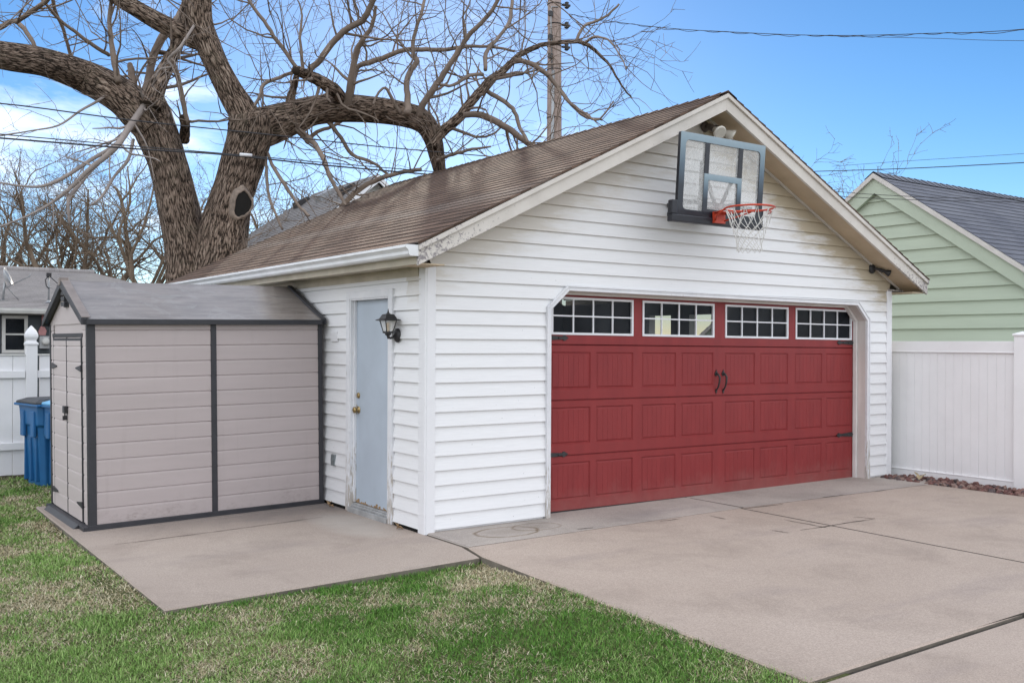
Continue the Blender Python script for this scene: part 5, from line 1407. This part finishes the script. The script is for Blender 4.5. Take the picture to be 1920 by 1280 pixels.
# ------------------------------------------------------------------ lawn
def lawn():
    R = np.random.default_rng(12)
    N = 1150000
    x = R.uniform(-6.5, .05, N); y = R.uniform(-4.6, 7.6, N)
    left = (x < -2.475+.03*R.random(N)**2) | (y > 3.49); edge = -.115+(y+1.03)*.057+.006
    front = (y < -.985+.045*R.random(N)**2) & (x < edge+.05*R.random(N)**2)
    keep = (left | front)
    # what the photograph (or a view a step aside) can take in
    dx = x-CAM.x; dy = y-CAM.y; fw = dx*F_.x+dy*F_.y; rt = dx*RT.x+dy*RT.y
    keep &= (fw > 3.6) & (rt/fw > -.62)
    dens = np.clip((6.4/np.maximum(fw, 4))**1.5, .10, 1)
    keep &= R.random(N) < dens
    def vn(a, b, s, k): 
        return (np.sin(a*s+1.3*k)+np.sin(b*s*1.13+2.1*k)+np.sin((a+b)*s*.71+.7*k)+np.sin((a-b)*s*1.37+3.3*k))/4
    pt_of = lambda a, b: vn(a, b, 4.7, 9)*.7+vn(a, b, 11.3, 10)*.5
    pt = vn(x, y, 2.3, 1)*.5+vn(x, y, 5.9, 2)*.45+vn(x, y, 13.1, 3)*.35+vn(x, y, 31, 4)*.2
    # bare soil towards the far fence and thin turf along slab edges
    soil = np.clip((y-5.35)/.8+vn(x, y, 4, 5)*.4, 0, .97)
    keep &= R.random(N) > soil
    keep &= R.random(N) > .75*np.exp(-(((x+2.60)/.13)**2+((y+.1)/.9)**2)) + .5*np.exp(-(((x+.75)/.5)**2+((y+1.07)/.07)**2))
    keep &= R.random(N) > np.clip(-.35-pt_of(x, y), 0, .8)
    x, y, fw, pt = x[keep], y[keep], fw[keep], pt[keep]; n = len(x)
    dstraw = np.exp(-(((x+.45)/.75)**2+((y+1.55)/.40)**2))*.9+np.exp(-(((x+3.0)/.5)**2+((y-1.2)/1.4)**2))*.35
    green = np.exp(-(((x+.75)/.65)**2+((y+2.75)/.55)**2))*.55+np.exp(-(((x+3.1)/1.0)**2+((y+2.2)/.7)**2))*.25
    m_ = np.clip(.30+1.15*pt+dstraw-green, .03, .97)
    straw = R.random(n) < m_
    h = np.where(straw, R.uniform(.015, .038, n), R.uniform(.015, .038, n))*(1+.5*np.clip(-pt, 0, 1))*(1+.9*np.clip(vn(x, y, 9.7, 11)+.6*vn(x, y, 23, 12)-.45, 0, 1))
    w = R.uniform(.0010, .0021, n)*np.clip(fw/5.5, 1, 1.9)
    az = R.uniform(0, 2*np.pi, n); tilt = np.where(straw, R.uniform(.8, 1.5, n), R.uniform(.35, 1.25, n))
    bz = -.070+.016*np.maximum(x, -3.2)+.030*np.clip((x+1.7)/1.1, 0, 1)*np.clip((-1.15-y)/.6, 0, 1)+.008*np.sin(x*1.7+y)+.008*np.sin(y*2.1-x*.6)+R.uniform(-.004, .008, n)
    ca, sa = np.cos(az), np.sin(az)
    st, ct = np.sin(tilt), np.cos(tilt)
    px_, py_ = -sa, ca
    def pt3(t, bend, wk):
        r = h*t*st*bend; z = h*t*ct*(1.15-.25*t)+.004
        return x+ca*r, y+sa*r, bz+z
    V = np.zeros((n, 5, 3))
    a = pt3(0, 1, 1); b = pt3(.6, .85, 1); c = pt3(1, 1.15, 1)
    for k, (p, s, wk) in enumerate(((a, -1, 1), (a, 1, 1), (b, 1, .8), (b, -1, .8), (c, 0, 0))):
        V[:, k, 0] = p[0]+px_*w*s*wk; V[:, k, 1] = p[1]+py_*w*s*wk; V[:, k, 2] = p[2]
    g1 = np.array([.045, .140, .018]); g2 = np.array([.13, .26, .040]); g3 = np.array([.31, .42, .15]); s1 = np.array([.46, .39, .24]); s2 = np.array([.27, .21, .12]); s3 = np.array([.66, .60, .44])
    pale = np.clip(.42+.75*vn(x, y, 3.1, 7)+.45*np.clip((-1.9-x)/1.2, -.8, 1), .03, .85)[:, None]
    u = R.random((n, 1)); u2 = R.random((n, 1))
    cg = g1*(1-u)+g2*u; cg = np.where(R.random((n, 1)) < pale, g2*(1-u)+g3*u, cg); cs = np.where(u2 < .5, s1*(1-u)+s2*u, s1*(1-u)+s3*u)
    C = np.where(straw[:, None], cs, cg)*(.8+.4*R.random((n, 1)))
    me = bpy.data.meshes.new('lawn_grass')
    me.vertices.add(n*5); me.vertices.foreach_set('co', V.reshape(-1))
    li = np.zeros((n, 7), np.int64); o = (np.arange(n)*5)[:, None]
    li[:] = o+np.array([0, 1, 2, 3, 3, 2, 4])
    me.loops.add(n*7); me.loops.foreach_set('vertex_index', li.reshape(-1).astype(np.int32))
    me.polygons.add(n*2); ls = np.stack([np.arange(n)*7, np.arange(n)*7+4], 1).reshape(-1).astype(np.int32)
    me.polygons.foreach_set('loop_start', ls)
    me.update(calc_edges=True)
    at_ = me.color_attributes.new('tint', 'FLOAT_COLOR', 'POINT')
    cc = np.ones((n, 5, 4), np.float32); cc[:, :, :3] = C[:, None, :]; at_.data.foreach_set('color', cc.reshape(-1))
    me.materials.append(MT['grass']); me.validate()
    ob = bpy.data.objects.new('lawn_grass', me); COL.objects.link(ob)
    print('blades', n)
    return tag(ob, 'short spring lawn of mixed green and straw coloured blades around the slabs', 'grass', kind='stuff')
lawn()

# ------------------------------------------------------------------ sky, sun
SUN_EL, SUN_AZ = 18., 31.        # azimuth from +Y towards +X
wd = bpy.data.worlds.new('World'); scene.world = wd; wd.use_nodes = True; nt = wd.node_tree
bg = nt.nodes['Background']; out_ = nt.nodes['World Output']
sky = nd(nt, 'ShaderNodeTexSky', sky_type='NISHITA'); sky.sun_disc = False; sky.sun_elevation = R_(SUN_EL); sky.sun_rotation = R_(SUN_AZ)
sky.altitude = 200; sky.air_density = .8; sky.dust_density = .1; sky.ozone_density = 3.0
W_ = Mat.__new__(Mat); W_.nt = nt; W_.tc = nd(nt, 'ShaderNodeTexCoord')
x, y, z = W_.xyz('Generated')
zz = W_.math('MAXIMUM', z, 0.0)
den = W_.math('ADD', zz, .16)
cb = nd(nt, 'ShaderNodeCombineXYZ'); W_.L(W_.math('DIVIDE', x, den), cb.inputs[0]); W_.L(W_.math('DIVIDE', y, den), cb.inputs[1]); cb.inputs[2].default_value = 3.7
n1 = W_.noise(cb.outputs[0], 1.15, 9, .58, .35)
# cloud cover: thin in the north-east quarter, broken in the north-west, bright and near full overhead and, unseen, to the south, added to fill the shaded front
back = W_.math('MULTIPLY_ADD', y, -.34, .02)
left = W_.math('MULTIPLY', W_.math('MULTIPLY_ADD', x, -1.5, .46), W_.math('SUBTRACT', 1.0, W_.math('MULTIPLY', zz, 1.0)))
cov = W_.math('ADD', W_.math('ADD', n1, back), W_.math('MULTIPLY', left, .40))
cov = W_.math('ADD', cov, W_.math('MULTIPLY', W_.math('GREATER_THAN', z, .5), 0.0))
mask = W_.ramp(W_.math('ADD', cov, .30), [(.54, 0), (.66, .5), (.82, 1)])
CL = 1.0
skyc = W_.mix(1.0, sky.outputs['Color'], (1, 1, 1), 'MULTIPLY')
hs = nd(nt, 'ShaderNodeHueSaturation'); hs.inputs['Saturation'].default_value = 1.20; hs.inputs['Value'].default_value = .65; W_.L(sky.outputs['Color'], hs.inputs['Color'])
cloud = W_.ramp(n1, [(.35, (5.9, 6.25, 6.9)), (.75, (8.9, 9.2, 9.6))])
colr = W_.mix(mask, hs.outputs['Color'], cloud)
nt.links.new(colr, bg.inputs['Color']); bg.inputs['Strength'].default_value = .12

sl = bpy.data.lights.new('sun', 'SUN'); sl.energy = 2.0; sl.angle = R_(1.5); sl.color = (1, .90, .76)
so = bpy.data.objects.new('sun', sl); COL.objects.link(so)
d = Vector((math.sin(R_(SUN_AZ))*math.cos(R_(SUN_EL)), math.cos(R_(SUN_AZ))*math.cos(R_(SUN_EL)), math.sin(R_(SUN_EL))))
so.rotation_euler = d.to_track_quat('Z', 'Y').to_euler(); so.location = (0, 0, 30)

scene.render.engine = 'CYCLES'
vs_ = scene.view_settings; vs_.view_transform = 'Standard'; vs_.look = 'None'; vs_.gamma = 1; vs_.use_curve_mapping = False; vs_.exposure = .95
